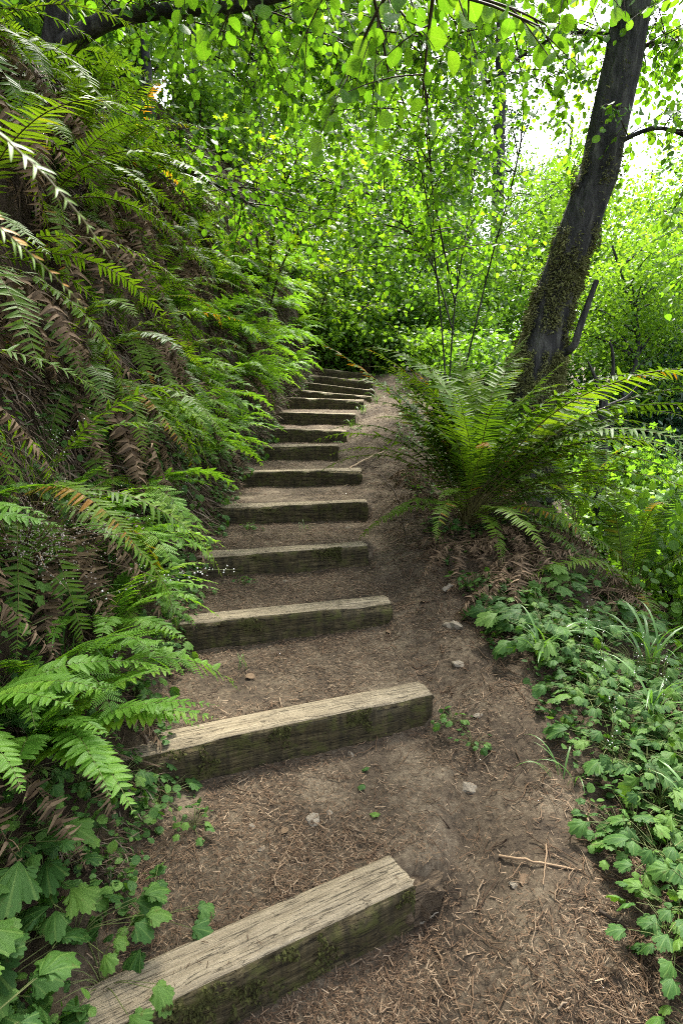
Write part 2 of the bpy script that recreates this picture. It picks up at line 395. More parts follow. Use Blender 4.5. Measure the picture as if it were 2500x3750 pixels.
def tread_z(x, y):
    """height of the trodden dirt between the timbers"""
    tread = zramp(y).copy()
    bl = sy0 + 0.075
    lines = np.stack([yc[k] + slope[k] * (x - xc[k]) + 0.075 for k in range(14)])
    cnt = (y[None] > lines).sum(0)
    top = lambda k: sz0[k] + (sz1[k] - sz0[k]) * np.clip((x - sx0[k]) / (sx1[k] - sx0[k]), 0, 1)
    for k in range(0, 15):
        sel = cnt == k
        if not sel.any(): continue
        if k == 0:
            b = top(0) - FH; t = b - 0.10 * np.clip(lines[0] - y, 0, 3)
        elif k == 14:
            t = top(13) - 0.02 + 0.06 * np.clip(y - lines[13], 0, 3)
        else:
            f = np.clip((y - lines[k - 1]) / np.maximum(lines[k] - lines[k - 1], 0.1), 0, 1)
            t = (top(k - 1) - 0.022) * (1 - f) + (top(k) - FH) * f
        tread = np.where(sel, t, tread)
    return tread
def ground_z(x, y):
    x, y = np.broadcast_arrays(np.asarray(x, float), np.asarray(y, float))
    rampz = zramp(y)
    xe = np.interp(y, yc, sx1)
    tread = tread_z(x, y)
    off_end = sstep(-0.01, 0.05, x - xe)
    soft = sum(tread_z(x, y + o) for o in (-0.36, -0.27, -0.18, -0.09, 0.09, 0.18, 0.27, 0.36)) / 8
    tread = tread * (1 - off_end) + soft * off_end
    wr = sstep(0.02, 0.40, x - xe)
    base = tread * (1 - wr) + rampz * wr
    dl = xl(y) - x
    wl_ = sstep(0.05, 0.3, dl)
    base = base * (1 - wl_) + (rampz + 0.02) * wl_
    out = (y < 0.2) | (y > 12.6)
    base = np.where(out, rampz, base)
    k = 0.55 + 0.45 * sstep(1.2, 3.2, y)
    k = k * (1 - 0.55 * sstep(11.0, 14.0, y)) + 2.0 * (1 - sstep(0.72, 1.0, y)) * sstep(-0.2, 0.2, y + 0.0)
    n1 = fbm(x * 1.3 + 5, y * 1.3, 0.5, 3)
    dle = np.maximum(dl, 0) * k * (1 + 0.22 * n1)
    bank = np.interp(dle, BX, BZ)
    dr = x - xr(y)
    drop = np.interp(np.maximum(dr, 0) * (1 + 0.15 * n1), RX, RZ)
    drop = drop * (1 - 0.75 * sstep(11, 16, y) * (1 - sstep(3, 9, x)))
    z = base + bank + drop
    inpath = (dl < 0) & (dr < 0)
    z = z + 0.012 * fbm(x * 4, y * 4, 1.7, 3) * np.where(inpath, 1.0, 3.0)
    z = z + sstep(0.15, 0.6, dl) * 0.10 * fbm(x * 2.5, y * 2.5, z * 2.5, 3) + sstep(0.2, 0.8, dr) * 0.05 * fbm(x * 2, y * 2, 9.1, 3)
    # camera stands clear of the ground
    return z
def gz(x, y): return float(ground_z(np.array([x]), np.array([y]))[0])
def bank_pt(y, h):
    """point on the bank at height h above the path's edge"""
    xs = np.linspace(float(xl(y)), float(xl(y)) - 6, 300)
    zs = ground_z(xs, np.full(300, y)); b = float(zramp(y))
    k = int(np.argmax(zs > b + h))
    return np.array([xs[k], y, zs[k]])

gx = np.concatenate([np.linspace(-300, -20, 15), np.linspace(-18, -6, 16), np.arange(-5.6, -3.0, 0.2), np.arange(-3.0, 2.0, 0.036), np.arange(2.0, 8, 0.3), np.linspace(8.5, 30, 20), np.linspace(40, 300, 12)])
gy = np.concatenate([np.linspace(-60, -3, 9), np.arange(-2.5, 0.5, 0.25), np.arange(0.5, 6, 0.03), np.arange(6, 13, 0.05), np.arange(13, 32, 0.6), np.linspace(34, 400, 24)])
GX, GY = np.meshgrid(gx, gy, indexing='ij')
GZ = ground_z(GX, GY)
V = np.stack([GX, GY, GZ], -1).reshape(-1, 3)
_n = 0.10 * fbm(GX * 3, GY * 3, 2.0, 3)
VM = np.maximum(0.5 * sstep(0.05, 0.55, GX - xr(GY) + _n), sstep(-0.02, 0.22, xl(GY) - GX + _n * 0.5)); VM = np.where(GY > 14, np.maximum(VM, 0.5), VM).ravel()
ny = len(gy)
i, j = np.meshgrid(np.arange(len(gx) - 1), np.arange(ny - 1), indexing='ij')
Q = np.stack([i * ny + j, (i + 1) * ny + j, (i + 1) * ny + j + 1, i * ny + j + 1], -1).reshape(-1, 4)
cx = V[Q, 0].mean(1); cyy = V[Q, 1].mean(1)
wob = 0.05 * vnoise(cyy * 5, cx * 0 + 2.0)
isleft = cx < xl(cyy) - 0.02 + wob
ispath = (~isleft) & (cx < xr(cyy) + wob * 1.5) & (cyy > -3) & (cyy < 16)
def submesh(name, sel, mat):
    F = Q[sel]; used = np.unique(F); remap = np.zeros(len(V), int); remap[used] = np.arange(len(used))
    mb = MB(); mb.add(V[used], remap[F], None, VM[used]); o = mb.build(name, mat); tag(o, kind='structure'); return o
submesh('path', ispath, M['terrain'])
submesh('hillside', isleft, M['terrain'])
submesh('ground', ~isleft & ~ispath, M['terrain'])

# ------------------------------------------------------------------ timber steps
def make_timber(k):
    x0, y0, x1, y1, z0, z1 = ST[k]
    Lg = math.hypot(x1 - x0, y1 - y0); yaw = math.atan2(y1 - y0, x1 - x0)
    W, H = 0.150, 0.24
    n = 150 if k < 4 else 50
    # profile (y back positive, z up), front top edge worn; start at front bottom
    r = 0.018
    prof = [(0, -H), (0, -H * 0.75), (0, -H * 0.5), (0, -H * 0.28), (0, -H * 0.12), (0.001, -r * 1.3), (r * 0.35, -r * 0.35), (r * 1.3, -0.001)]
    prof += [(W * f, 0.0) for f in (0.22, 0.36, 0.5, 0.64, 0.78)] + [(W - r, 0), (W - r * 0.3, -r * 0.3), (W, -r), (W, -H * 0.5), (W, -H)]
    prof = np.array(prof); m = len(prof)
    u = np.linspace(0, Lg, n)
    VV = np.zeros((n, m, 3)); rs = 10.0 * k
    VV[..., 0] = u[:, None]; VV[..., 1] = prof[None, :, 0]; VV[..., 2] = prof[None, :, 1]
    U2 = np.broadcast_to(u[:, None], (n, m)); J = np.broadcast_to(np.arange(m)[None], (n, m))
    front = (J <= 5); topm = (J >= 7) & (J <= 13)
    VV[..., 1] += np.where(front, 0.010 * fbm(U2 * 7 + rs, VV[..., 2] * 9, 3.3, 5), 0)
    VV[..., 2] += np.where(topm, 0.005 * fbm(U2 * 3 + rs, VV[..., 1] * 20, 8.3, 4), 0)
    edge = (J >= 5) & (J <= 8)
    wear = np.maximum(0, fbm(U2 * 4.3 + rs, 0.3, 1.1, 6) + 0.3) * 0.015
    VV[..., 2] -= np.where(edge, wear, 0); VV[..., 1] += np.where((J >= 4) & (J <= 6), wear * 0.8, 0)
    sag = 0.006 * np.sin(u * 2 + k)
    VV[..., 2] += sag[:, None]
    # ends: a little ragged
    VV[-1, :, 0] += rng.uniform(-0.012, 0.004, m); VV[0, :, 0] += rng.uniform(-0.004, 0.012, m)
    if k == 0:
        rag = rng.uniform(-0.018, 0.012, m) - 0.03 * sstep(0.09, 0.14, prof[:, 0])
        VV[-1, :, 0] += rag; VV[-1, 6:14, 2] -= rng.uniform(0, 0.008, 8); VV[-1, :6, 1] += 0.008
    mb = MB()
    a, b = np.meshgrid(np.arange(n - 1), np.arange(m - 1), indexing='ij')
    q = np.stack([a * m + b, (a + 1) * m + b, (a + 1) * m + b + 1, a * m + b + 1], -1).reshape(-1, 4)
    jj = b.ravel()
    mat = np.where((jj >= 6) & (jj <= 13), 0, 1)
    mb.add(VV.reshape(-1, 3), q, None, 0.5, mat)
    for e in (0, n - 1):
        ring = VV[e]; cpt = ring.mean(0)[None]
        vv = np.vstack([ring, cpt]); f = [[t, t + 1, m] for t in range(m - 1)]
        if e == 0: f = [x[::-1] for x in f]
        mb.add(vv, f, None, 0.5, 2)
    return mb, Lg, yaw

labels = ['nearest timber step with broad pale worn top and broken rotten right end',
 'second timber step from the bottom, pale top, plant at its right end',
 'third timber step up, wood grain showing on its face, thin flower stalk in front',
 'fourth timber step up, moss tuft on its right end',
 'fifth timber step up, long dark mossy face, just above the mossy-ended one',
 'sixth timber step up, last long one before the short step',
 'seventh timber step up, shortest one, ending well before the dirt on the right',
 'eighth timber step up, set directly above the shortest step',
 'ninth timber step up, dark face below the step with exposed corner end',
 'tenth timber step up, its squared right end standing clear of the dirt',
 'eleventh timber step up, sloping down to the right behind the squared end',
 'twelfth timber step up, third from the top of the flight',
 'thirteenth timber step up, just below the topmost one',
 'topmost timber step, pale thin edge below the dark thicket']
moss_blade = (np.array([[-0.5, 0, 0], [0.5, 0, 0], [0.25, 0.6, 0.1], [0, 1, 0.25]]), np.array([[0, 1, 2], [0, 2, 3]]), np.zeros((4, 2)))
for k in range(14):
    mb, Lg, yaw = make_timber(k)
    x0, y0, x1, y1, z0, z1 = ST[k]
    e = thing('timber_step', labels[k], 'step', (x0, y0, z0), 'timber steps up the slope')
    e.rotation_euler = (0, -math.atan2(z1 - z0, Lg), yaw)
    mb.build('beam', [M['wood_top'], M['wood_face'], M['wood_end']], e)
    # moss growing on the face and under the top edge
    nmoss = [1500, 900, 500, 1400, 260, 160, 120, 80, 60, 60, 40, 0, 0, 0][k]
    if nmoss:
        u = rng.uniform(0.05, Lg, nmoss * 4); zz = -np.abs(rng.normal(0.05, 0.05, nmoss * 4))
        if k == 3: u = Lg - np.abs(rng.normal(0, 0.14, nmoss * 4)); zz = -np.abs(rng.normal(0.03, 0.04, nmoss * 4))
        keep = (fbm(u * 6 + k * 3, zz * 6, 2.2, 3) > 0.15) & (zz > -0.16) & (u < Lg - 0.01) & (u > 0)
        u, zz = u[keep][:nmoss], zz[keep][:nmoss]
        pos = np.stack([u, np.full(len(u), -0.002), zz], 1)
        ax = np.stack([rng.normal(0, 0.4, len(u)), np.full(len(u), -0.5), rng.normal(-0.5, 0.6, len(u))], 1)
        mm = MB(); place(mm, moss_blade, pos, ax, rng.normal(size=(len(u), 3)), rng.uniform(0.005, 0.012, len(u)), rng.random(len(u)))
        tag(mm.build('moss', M['moss_dark'], e), kind='stuff')
    if k == 0:
        # rotten lower corner that sticks out past the sawn top
        mb2 = MB()
        n, m = 14, 12
        a = np.linspace(0, 2 * math.pi, m, endpoint=False); t = np.linspace(-0.12, 0.13, n)
        VV = np.zeros((n, m, 3)); sc = np.interp(t, [-0.12, 0.05, 0.12, 0.17], [1, 0.95, 0.7, 0.3])
        VV[..., 0] = Lg + t[:, None] + 0.02 * rng.normal(size=(n, m))
        VV[..., 1] = 0.078 + (0.076 * sc)[:, None] * np.sign(np.cos(a)) * np.abs(np.cos(a)) ** 0.5 + 0.008 * rng.normal(size=(n, m))
        VV[..., 2] = -0.120 + (0.075 * sc)[:, None] * np.sign(np.sin(a)) * np.abs(np.sin(a)) ** 0.5 + 0.008 * rng.normal(size=(n, m))
        aa, bb = np.meshgrid(np.arange(n - 1), np.arange(m), indexing='ij')
        q = np.stack([aa * m + bb, (aa + 1) * m + bb, (aa + 1) * m + (bb + 1) % m, aa * m + (bb + 1) % m], -1).reshape(-1, 4)
        mb2.add(VV.reshape(-1, 3), q); mb2.add(VV[-1], [list(range(m))])
        for q in range(16):
            y_, z_ = rng.uniform(0.005, 0.14), rng.uniform(-0.15, -0.03); l_ = rng.uniform(0.06, 0.17) * (0.5 + 0.5 * (z_ < -0.08))
            Pq = np.array([[Lg - 0.03, y_, z_], [Lg + l_ * .6, y_ + rng.normal(0, .006), z_ + rng.normal(0, .005)], [Lg + l_, y_ + rng.normal(0, .012), z_ - rng.uniform(0, .015)]])
            tube(mb2, Pq, [rng.uniform(.012, .022), rng.uniform(.008, .014), .003], 5, .5, rough=.15)
        tag(mb2.build('rotten_end', M['wood_end'], e, smooth=False), label='crumbling brown rotten corner of the nearest step')

# ------------------------------------------------------------------ leaf templates
def tmpl_rows(vs, ws, fold=0.12, curl=0.12, ser=0.0):
    vs = np.array(vs); ws = np.array(ws); wm = ws.max()
    Vt = []; Ut = []
    for k, (v, w) in enumerate(zip(vs, ws)):
        z = -curl * v * v
        w2 = w * (1 + (ser if k % 2 else -ser))
        for sx in (-1, 0, 1):
            Vt.append((sx * w2, v, z + abs(sx) * w * fold)); Ut.append((0.5 + sx * w2 / (2 * wm), v))
    F = []
    for k in range(len(vs) - 1):
        a = 3 * k; b = a + 3
        for s in (0, 1):
            p = [(a + s, a + s + 1, b + s + 1), (a + s, b + s + 1, b + s)]
            if ws[k] < 1e-6: p = [(a + 1, b + s + 1, b + s)]
            elif ws[k + 1] < 1e-6: p = [(a + s, a + s + 1, b + 1)]
            F += p
    return np.array(Vt), np.array(F), np.array(Ut)
def tmpl_lobed(nl, amp, teeth, tamp, K=48, span=300, cup=0.1, sharp=1.0, cen=0.42):
    """lobed leaf: petiole joins at the origin, lobes fan round a centre"""
    th = np.radians(np.linspace(-span / 2, span / 2, K))
    ph = np.linspace(-nl / 2, nl / 2, K)
    lobe = np.abs(np.cos(ph * math.pi)) if nl % 2 == 0 else np.abs(np.cos(ph * math.pi + math.pi / 2)) * 0 + np.abs(np.cos(ph * math.pi))
    r = 0.5 * (1 - amp + amp * lobe ** sharp) * (1 + tamp * np.abs(np.sin(ph * math.pi * teeth)))
    r = r * (0.86 + 0.24 * np.cos(th) )
    ring = np.stack([r * np.sin(th), cen + r * np.cos(th), -cup * (r / 0.5) ** 2 + 0.018 * np.cos(ph * 2 * math.pi) + 0.02 * np.sin(ph * 5.1)], 1)
    mid = np.stack([0.5 * r * np.sin(th), cen * 0.75 + 0.5 * r * np.cos(th), -cup * 0.15 + 0.006 * np.cos(ph * 2 * math.pi)], 1)
    base = np.array([[0, 0.06, 0.0]])
    Vt = np.vstack([base, mid, ring]); F = []
    for k in range(K - 1):
        F += [(0, 1 + k + 1, 1 + k), (1 + k, 1 + k + 1, 1 + K + k + 1), (1 + k, 1 + K + k + 1, 1 + K + k)]
    U = np.stack([Vt[:, 0] + 0.5, Vt[:, 1]], 1)
    return Vt, np.array(F), U
T_hazel = tmpl_rows([0, .06, .14, .22, .31, .40, .49, .58, .67, .76, .84, .92, 1.0], [0, .20, .31, .38, .425, .445, .45, .44, .405, .34, .26, .13, 0], 0.10, 0.14, 0.035)
T_hazel_b = tmpl_rows([0, .06, .14, .22, .31, .40, .49, .58, .67, .76, .84, .92, 1.0], [0, .16, .26, .33, .38, .405, .41, .40, .37, .31, .23, .11, 0], 0.28, 0.30, 0.04)
T_hazel_lo = tmpl_rows([0, .18, .5, .8, 1.0], [0, .34, .45, .30, 0], 0.12, 0.16)
T_mapl = tmpl_lobed(5, 0.52, 3, 0.10, 40, 290, 0.10, 1.3)
T_mapl_lo = tmpl_lobed(5, 0.5, 1, 0.0, 21, 280, 0.10, 1.3)
T_herb = tmpl_lobed(5, 0.34, 4, 0.16, 61, 322, 0.12, 0.8)
T_herb_b = tmpl_lobed(7, 0.24, 3, 0.16, 64, 330, 0.22, 0.8)
T_small = tmpl_rows([0, .3, .7, 1.0], [0, .26, .22, 0], 0.15, 0.1)
T_dia = (np.array([[0, 0, 0], [0.33, 0.45, 0.06], [0, 1, -0.08], [-0.33, 0.45, 0.06]]), np.array([[0, 1, 2], [0, 2, 3]]), np.array([[.5, 0], [1, .45], [.5, 1], [0, .45]]))
def T_pinna(w, aur=1.25, curl=0.15):
    return tmpl_rows([0, .06, .18, .45, .75, .92, 1.0], [w * .45, w * aur, w, w * .92, w * .62, w * .28, 0.002], 0.25, curl)
T_sword = T_pinna(0.085)
T_broad = T_pinna(0.19, 1.0, 0.14)
def tmpl_merge(parts):
    V_, F_, U_ = [], [], []; n = 0
    for Vp, Fp, Up in parts:
        V_.append(Vp); F_.append(Fp + n); U_.append(Up); n += len(Vp)
    return np.vstack(V_), np.vstack(F_), np.vstack(U_)
def make_lady_pinna():
    """a pinna that is itself feathered"""
    parts = []; n = 9
    for k in range(n):
        v = 0.08 + 0.9 * k / n; l = 0.20 * (1 - (k / n) ** 1.5) + 0.03
        for s in (-1, 1):
            c, sn = math.cos(R(28)), math.sin(R(28))
            Vt = np.array([[0, -0.030, 0], [l * 0.6, -0.034, 0.01], [l, 0, -0.02], [l * 0.6, 0.034, 0.01], [0, 0.030, 0]])
            X = np.stack([s * (Vt[:, 0] * c - 0 * Vt[:, 1]), v + Vt[:, 0] * sn * 0.7 + Vt[:, 1], Vt[:, 2] - 0.12 * v * v], 1)
            parts.append((X, np.array([[0, 1, 2], [0, 2, 3], [0, 3, 4]]), np.stack([0.5 + X[:, 0] * 2, X[:, 1]], 1)))
    return tmpl_merge(parts)
T_lady = make_lady_pinna()

def leaf_mesh(name, T, mat):
    mb = MB(); mb.add(T[0], T[1], T[2], 0.5); return mb.mesh(name, mat)

# ------------------------------------------------------------------ fern fronds
def make_frond(L, e0, e1, pairs, plen, T, stipe=0.18, yaw=0.0, power=1.3, tip=0.75, lift=0.0, var=(0.2, 0.9), base_taper=0.5, jitter=0.10, gap=0.0, sweep=18, rr=0.0045):
    """rachis + leaflets of one frond that leaves the origin towards +X and arches over"""
    n = 40
    s = np.linspace(0, 1, n)
    el = np.radians(e0 + (e1 - e0) * s ** power); hd = np.radians(yaw) * s ** 1.5 + np.cumsum(rng.normal(0, 0.025, n)); el = el + np.cumsum(rng.normal(0, 0.022, n))
    T_ = np.stack([np.cos(el) * np.cos(hd), np.cos(el) * np.sin(hd), np.sin(el)], 1)
    P = np.vstack([[0, 0, 0], np.cumsum((T_[:-1] + T_[1:]) / 2 * L / (n - 1), axis=0)])
    mr = MB(); tube(mr, P[::2], np.linspace(rr, rr * 0.25, len(P[::2])), 4, 0.5)
    ml = MB()
    u = np.linspace(0, 1, pairs) ** 0.93
    u = np.clip(np.sort(u + rng.normal(0, 0.22 / pairs, pairs)), 0, 1)
    sp = stipe + (1 - stipe) * u * 0.995
    idx = sp * (n - 1); k = np.minimum(idx.astype(int), n - 2); f = (idx - k)[:, None]
    PP = P[k] * (1 - f) + P[k + 1] * f; TT = nrm(T_[k] * (1 - f) + T_[k + 1] * f)
    horiz = np.stack([-np.sin(np.radians(yaw) * sp), np.cos(np.radians(yaw) * sp), np.zeros(pairs)], 1)
    SS = nrm(horiz); NN = np.cross(TT, SS)
    ln = plen * np.minimum(1, base_taper + (1 - base_taper) * u * 5) * np.clip(1 - u ** (tip * 4), 0.03, 1) ** 0.8
    for sd_ in (-1, 1):
        a = np.radians(sweep + 22 * u ** 2 + rng.normal(0, 4, pairs))
        ax = sd_ * SS * np.cos(a)[:, None] + TT * np.sin(a)[:, None] + NN * (lift + rng.normal(0, jitter, pairs))[:, None]
        nn = NN + rng.normal(0, jitter, (pairs, 3)) + TT * 0.15
        keep = (rng.random(pairs) > max(gap, 0.03)) & ~((np.abs(u - rng.uniform(0.1, 0.9)) < 0.03) & (rng.random() < 0.5))
        va = rng.uniform(var[0], var[1], pairs) if var[0] == 0 else np.clip(rng.uniform(*var) + rng.normal(0, 0.1, pairs), 0, 0.94)
        if var[0] > 0 and rng.random() < 0.10: va[int(pairs * rng.uniform(0.6, 0.9)):] = 1.0
        place(ml, T, PP[keep], ax[keep], nn[keep], (ln * rng.uniform(0.85, 1.08, pairs))[keep], va[keep])
    return mr, ml
def frond_set(kind, specs, mr, ml):
    out = []
    for sp in specs:
        a, b = make_frond(**sp)
        out.append((a.mesh(kind + '_rachis', mr), b.mesh(kind + '_leaflets', ml)))
    return out
def lin(a, b, t): return a + (b - a) * t
sw_up, sw_mid, sw_low, sw_hang = [], [], [], []
for k in range(14):
    sw_hang.append(dict(L=1.1, e0=rng.uniform(5, 38), e1=rng.uniform(-95, -70), pairs=44, plen=0.10, T=T_sword, yaw=rng.uniform(-40, 40), power=rng.uniform(.6, 1.0), jitter=0.16))
    sw_up.append(dict(L=1.2, e0=rng.uniform(68, 88), e1=rng.uniform(-30, 25), pairs=50, plen=0.115, T=T_sword, yaw=rng.uniform(-45, 45), stipe=0.22, power=rng.uniform(1.3, 2.2), jitter=0.14))
    sw_mid.append(dict(L=1.25, e0=rng.uniform(52, 66), e1=rng.uniform(-45, -15), pairs=46, plen=0.110, T=T_sword, yaw=rng.uniform(-45, 45), power=rng.uniform(1.0, 1.6), jitter=0.14))
    sw_low.append(dict(L=1.2, e0=rng.uniform(28, 45), e1=rng.uniform(-70, -40), pairs=44, plen=0.105, T=T_sword, yaw=rng.uniform(-30, 30), power=1.1))
SW = {'hang': frond_set('sword', sw_hang, M['rachis'], M['sword']), 'up': frond_set('sword', sw_up, M['rachis'], M['sword']), 'mid': frond_set('sword', sw_mid, M['rachis'], M['sword']), 'low': frond_set('sword', sw_low, M['rachis'], M['sword'])}
LADY = frond_set('lady', [dict(L=0.8, e0=rng.uniform(25, 60), e1=rng.uniform(-80, -35), pairs=24, plen=0.15, T=T_lady, yaw=rng.uniform(-25, 25), tip=0.5, base_taper=0.6, rr=0.003, jitter=0.16) for k in range(12)], M['stem'], M['lady'])
BROAD = frond_set('broad', [dict(L=0.62, e0=rng.uniform(30, 62), e1=rng.uniform(-50, -15), pairs=32, plen=0.078, T=T_broad, yaw=rng.uniform(-30, 30), stipe=0.10, tip=0.6, base_taper=0.55, var=(0.1, 1.0), rr=0.0035) for k in range(6)], M['stem'], M['lady'])
T_curl = tmpl_rows([0, .1, .4, .75, 1.0], [.05, .12, .10, .06, .002], 0.5, 0.55)
DEAD = frond_set('dead', [dict(L=1.0, e0=rng.uniform(-10, 25), e1=rng.uniform(-92, -70), pairs=46, plen=0.088, T=T_curl, yaw=rng.uniform(-40, 40), power=0.7, jitter=0.5, gap=0.12, var=(0.0, 1.0), lift=-0.3, rr=0.0035) for k in range(6)], M['dead'], M['dead'])

def add_frond(root, pair, az, tilt=0.0, sc=1.0, roll=0.0, name='frond', off=(0, 0, 0), label=None):
    mt = Matrix.Translation(off) @ Euler((0, 0, az)).to_matrix().to_4x4() @ Euler((roll, -tilt, 0)).to_matrix().to_4x4() @ Matrix.Scale(sc, 4)
    f = link(name, pair[0], root, mt)
    l = link('leaflets', pair[1], f); l['kind'] = 'stuff'
    if label: f['label'] = label
    return f
def fern(label, loc, fronds, group=None, name='sword_fern'):
    """fronds: list of (kind, azimuth deg, tilt deg, scale)"""
    e = thing(name, label, 'fern', loc, group)
    for kd, az, tl, sc in fronds:
        src = {'lady': LADY, 'broad': BROAD, 'dead': DEAD}.get(kd) or SW[kd]
        add_frond(e, random.choice(src), R(az), R(tl), sc, R(random.uniform(-14, 14)), 'dead_frond' if kd == 'dead' else 'frond',
                  (random.uniform(-.03, .03), random.uniform(-.03, .03), random.uniform(-0.01, .02)))
    return e

def ground_at(x, y, dz=0.0): return (x, y, gz(x, y) + dz)
# the big fern right of the steps
FB = (0.96, 4.3, gz(0.96, 4.3) + 0.03)
fr = []
for az, kd, tl, sc in [(190, 'up', 0, 1.15), (165, 'up', 4, 1.25), (140, 'up', 6, 1.15), (120, 'up', 6, 0.95), (95, 'up', 4, 1.0), (60, 'up', 2, 1.05), (30, 'up', 0, 1.02), (10, 'up', -6, 1.08), (-20, 'up', -4, 1.0), (215, 'up', -2, 0.85), (250, 'up', -2, 0.9), (300, 'up', 0, 0.9),
                       (5, 'mid', 6, 1.2), (-12, 'mid', 4, 1.25), (-28, 'mid', 0, 1.22), (22, 'mid', 8, 1.15), (45, 'mid', 6, 1.1), (-45, 'mid', -2, 1.1), (75, 'mid', 6, 1.05), (110, 'mid', 4, 1.0), (150, 'mid', 10, 0.9), (185, 'mid', 14, 0.85), (-62, 'mid', 2, 0.95), (-5, 'mid', -4, 1.4), (-20, 'mid', -8, 1.4), (-15, 'mid', 8, 1.4), (0, 'mid', 10, 1.35), (-38, 'mid', 6, 1.3), (12, 'mid', 2, 1.35), (200, 'mid', 24, .9), (230, 'mid', 22, .8), (170, 'mid', 20, 1.0),
                       (-35, 'low', 4, 1.1), (-8, 'low', 2, 1.25), (15, 'low', 6, 1.1), (-80, 'low', 10, 0.62), (-100, 'low', 14, 0.55), (-50, 'low', 0, 1.0)]:
    fr.append((kd, az + random.uniform(-14, 14), tl + random.uniform(-8, 8), sc * 1.36 * random.uniform(0.8, 1.08)))
for k in range(22):
    fr.append((random.choice(['up', 'up', 'mid', 'low']), random.uniform(-60, 200), random.uniform(-5, 10), random.uniform(0.9, 1.4)))
for az, sc in ((185, 1.35), (170, 1.5), (150, 1.45), (125, 1.4), (100, 1.4), (60, 1.45), (30, 1.4), (-170, 1.2)):
    fr.append(('up', az, random.uniform(2, 9), sc * random.uniform(.95, 1.05)))
for az in (-75, -62, -48, -34, -20, -6, 8, 195, 215, 240):
    fr.append(('low', az + random.uniform(-6, 6), random.uniform(0, 22), random.uniform(0.7, 1.05) if az < -30 or az > 100 else random.uniform(1.1, 1.45)))
for az in (-40, -25, -12, 0, 14):
    fr.append(('mid', az, random.uniform(-4, 12), random.uniform(1.35, 1.6)))
for az in (-160, -140, -120, -95, -70, -55, -30, -10, -45, -85, -60, -105, -20, -75):
    fr.append(('dead', az + random.uniform(-8, 8), random.uniform(-10, 15), random.uniform(0.6, 0.95)))
big = fern('huge sword fern with long arching fronds right of the steps', FB, fr)

# a dead heap and a second, lower fern on the slope below the big one
fern('heap of brown dead fern fronds below the big fern on the right', ground_at(1.12, 3.55, 0.10), [('dead', az, random.uniform(-15, 25), random.uniform(.5, .85)) for az in range(-175, 90, 14)], None, 'dead_fern_heap')
fern('second heap of dead brown fronds farther right under green fronds', ground_at(1.62, 3.35, 0.12), [('dead', az, random.uniform(-15, 25), random.uniform(.5, .9)) for az in range(-175, 100, 16)], None, 'dead_fern_heap')
fern('low sword fern at the right edge below the huge one', ground_at(2.0, 3.75, 0.05), [(random.choice(['mid', 'low', 'up']), az + random.uniform(-8, 8), random.uniform(-5, 12), random.uniform(.75, 1.0)) for az in range(-160, 200, 24)], None)
fern('small sword fern behind the huge one, left of the leaning tree', ground_at(1.35, 6.2, 0.05), [(random.choice(['mid', 'up']), az + random.uniform(-8, 8), random.uniform(-5, 12), random.uniform(.7, .95)) for az in range(-160, 200, 30)], None)
fern('sword fern at the foot of the leaning tree', ground_at(2.3, 5.5, 0.05), [(random.choice(['mid', 'up']), az + random.uniform(-8, 8), random.uniform(-5, 12), random.uniform(.8, 1.05)) for az in range(-160, 200, 30)], None)
for k, (x, y) in enumerate([(0.78, 3.75), (0.80, 4.7), (1.35, 3.9), (1.3, 4.9), (0.72, 5.4), (1.0, 3.3), (1.1, 3.9)]):
    fern('one of the small brown heaps of dead fronds around the foot of the huge fern', ground_at(x, y, 0.10), [('dead', az + random.uniform(-12, 12), random.uniform(-15, 25), random.uniform(.35, .7)) for az in range(-180, 180, 18)], 'dead fronds around the huge fern', 'dead_fern_heap')
# ferns on the bank: facing +X (out of the bank) and slightly towards the camera
def bank_fern(y, h, sc, label, n=10, kinds=('hang', 'hang', 'low', 'mid'), spread=75, face=-18, dead=4, group='sword ferns hanging on the left bank', name='sword_fern', sink=0.03):
    p = bank_pt(y, h); p[0] -= sink
    f = []
    for k in range(n):
        az = face + spread * (2 * (k + 0.5) / n - 1) + random.uniform(-10, 10)
        f.append((random.choice(kinds), az, random.uniform(-12, 12), sc * random.uniform(0.8, 1.1)))
    for k in range(dead):
        f.append(('dead', face + random.uniform(-60, 60), random.uniform(-20, 10), sc * random.uniform(0.7, 1.05)))
    return fern(label, tuple(p), f, group, name)
G1 = 'sword ferns hanging on the left bank'
near_f = [
 (1.75, 1.55, 0.80, 'sword fern reaching in at the left edge halfway up the bank'),
 (2.15, 0.95, 0.80, 'sword fern with long glossy fronds above the dried brown flower bush'),
 (2.55, 1.85, 0.95, 'sword fern high on the left bank just inside the left edge'),
 (2.75, 2.65, 1.05, 'sword fern with broad arching frond at the top left of the bank'),
 (3.05, 1.25, 0.90, 'sword fern with open ladder-like fronds in the middle of the left bank'),
 (3.35, 2.05, 0.95, 'sword fern hanging over dark thatch at mid height of the bank'),
 (3.55, 3.00, 1.05, 'sword fern on the bank crest under the thick arching limb'),
 (4.05, 1.45, 0.80, 'sword fern whose dark green frond hangs straight down on the bank'),
 (4.25, 2.45, 0.95, 'sword fern high on the bank below the arching limb, right of the crest fern')]
for y, h, sc, lb in near_f:
    bank_fern(y, h, sc, lb, n=11, dead=10)
for k, (y, h, sc) in enumerate([(4.7, 3.2, 1.0), (5.0, 1.6, 0.85), (5.2, 2.4, 0.95), (5.9, 2.0, 0.85), (6.0, 2.9, 0.95), (6.7, 2.4, 0.85), (7.2, 1.9, 0.8), (7.4, 2.8, 0.9), (8.3, 2.2, 0.8), (9.2, 2.0, 0.75), (10.2, 1.7, 0.7)]):
    bank_fern(y, h, sc, 'one of the sword ferns along the upper bank beside the upper steps', n=8, dead=9)
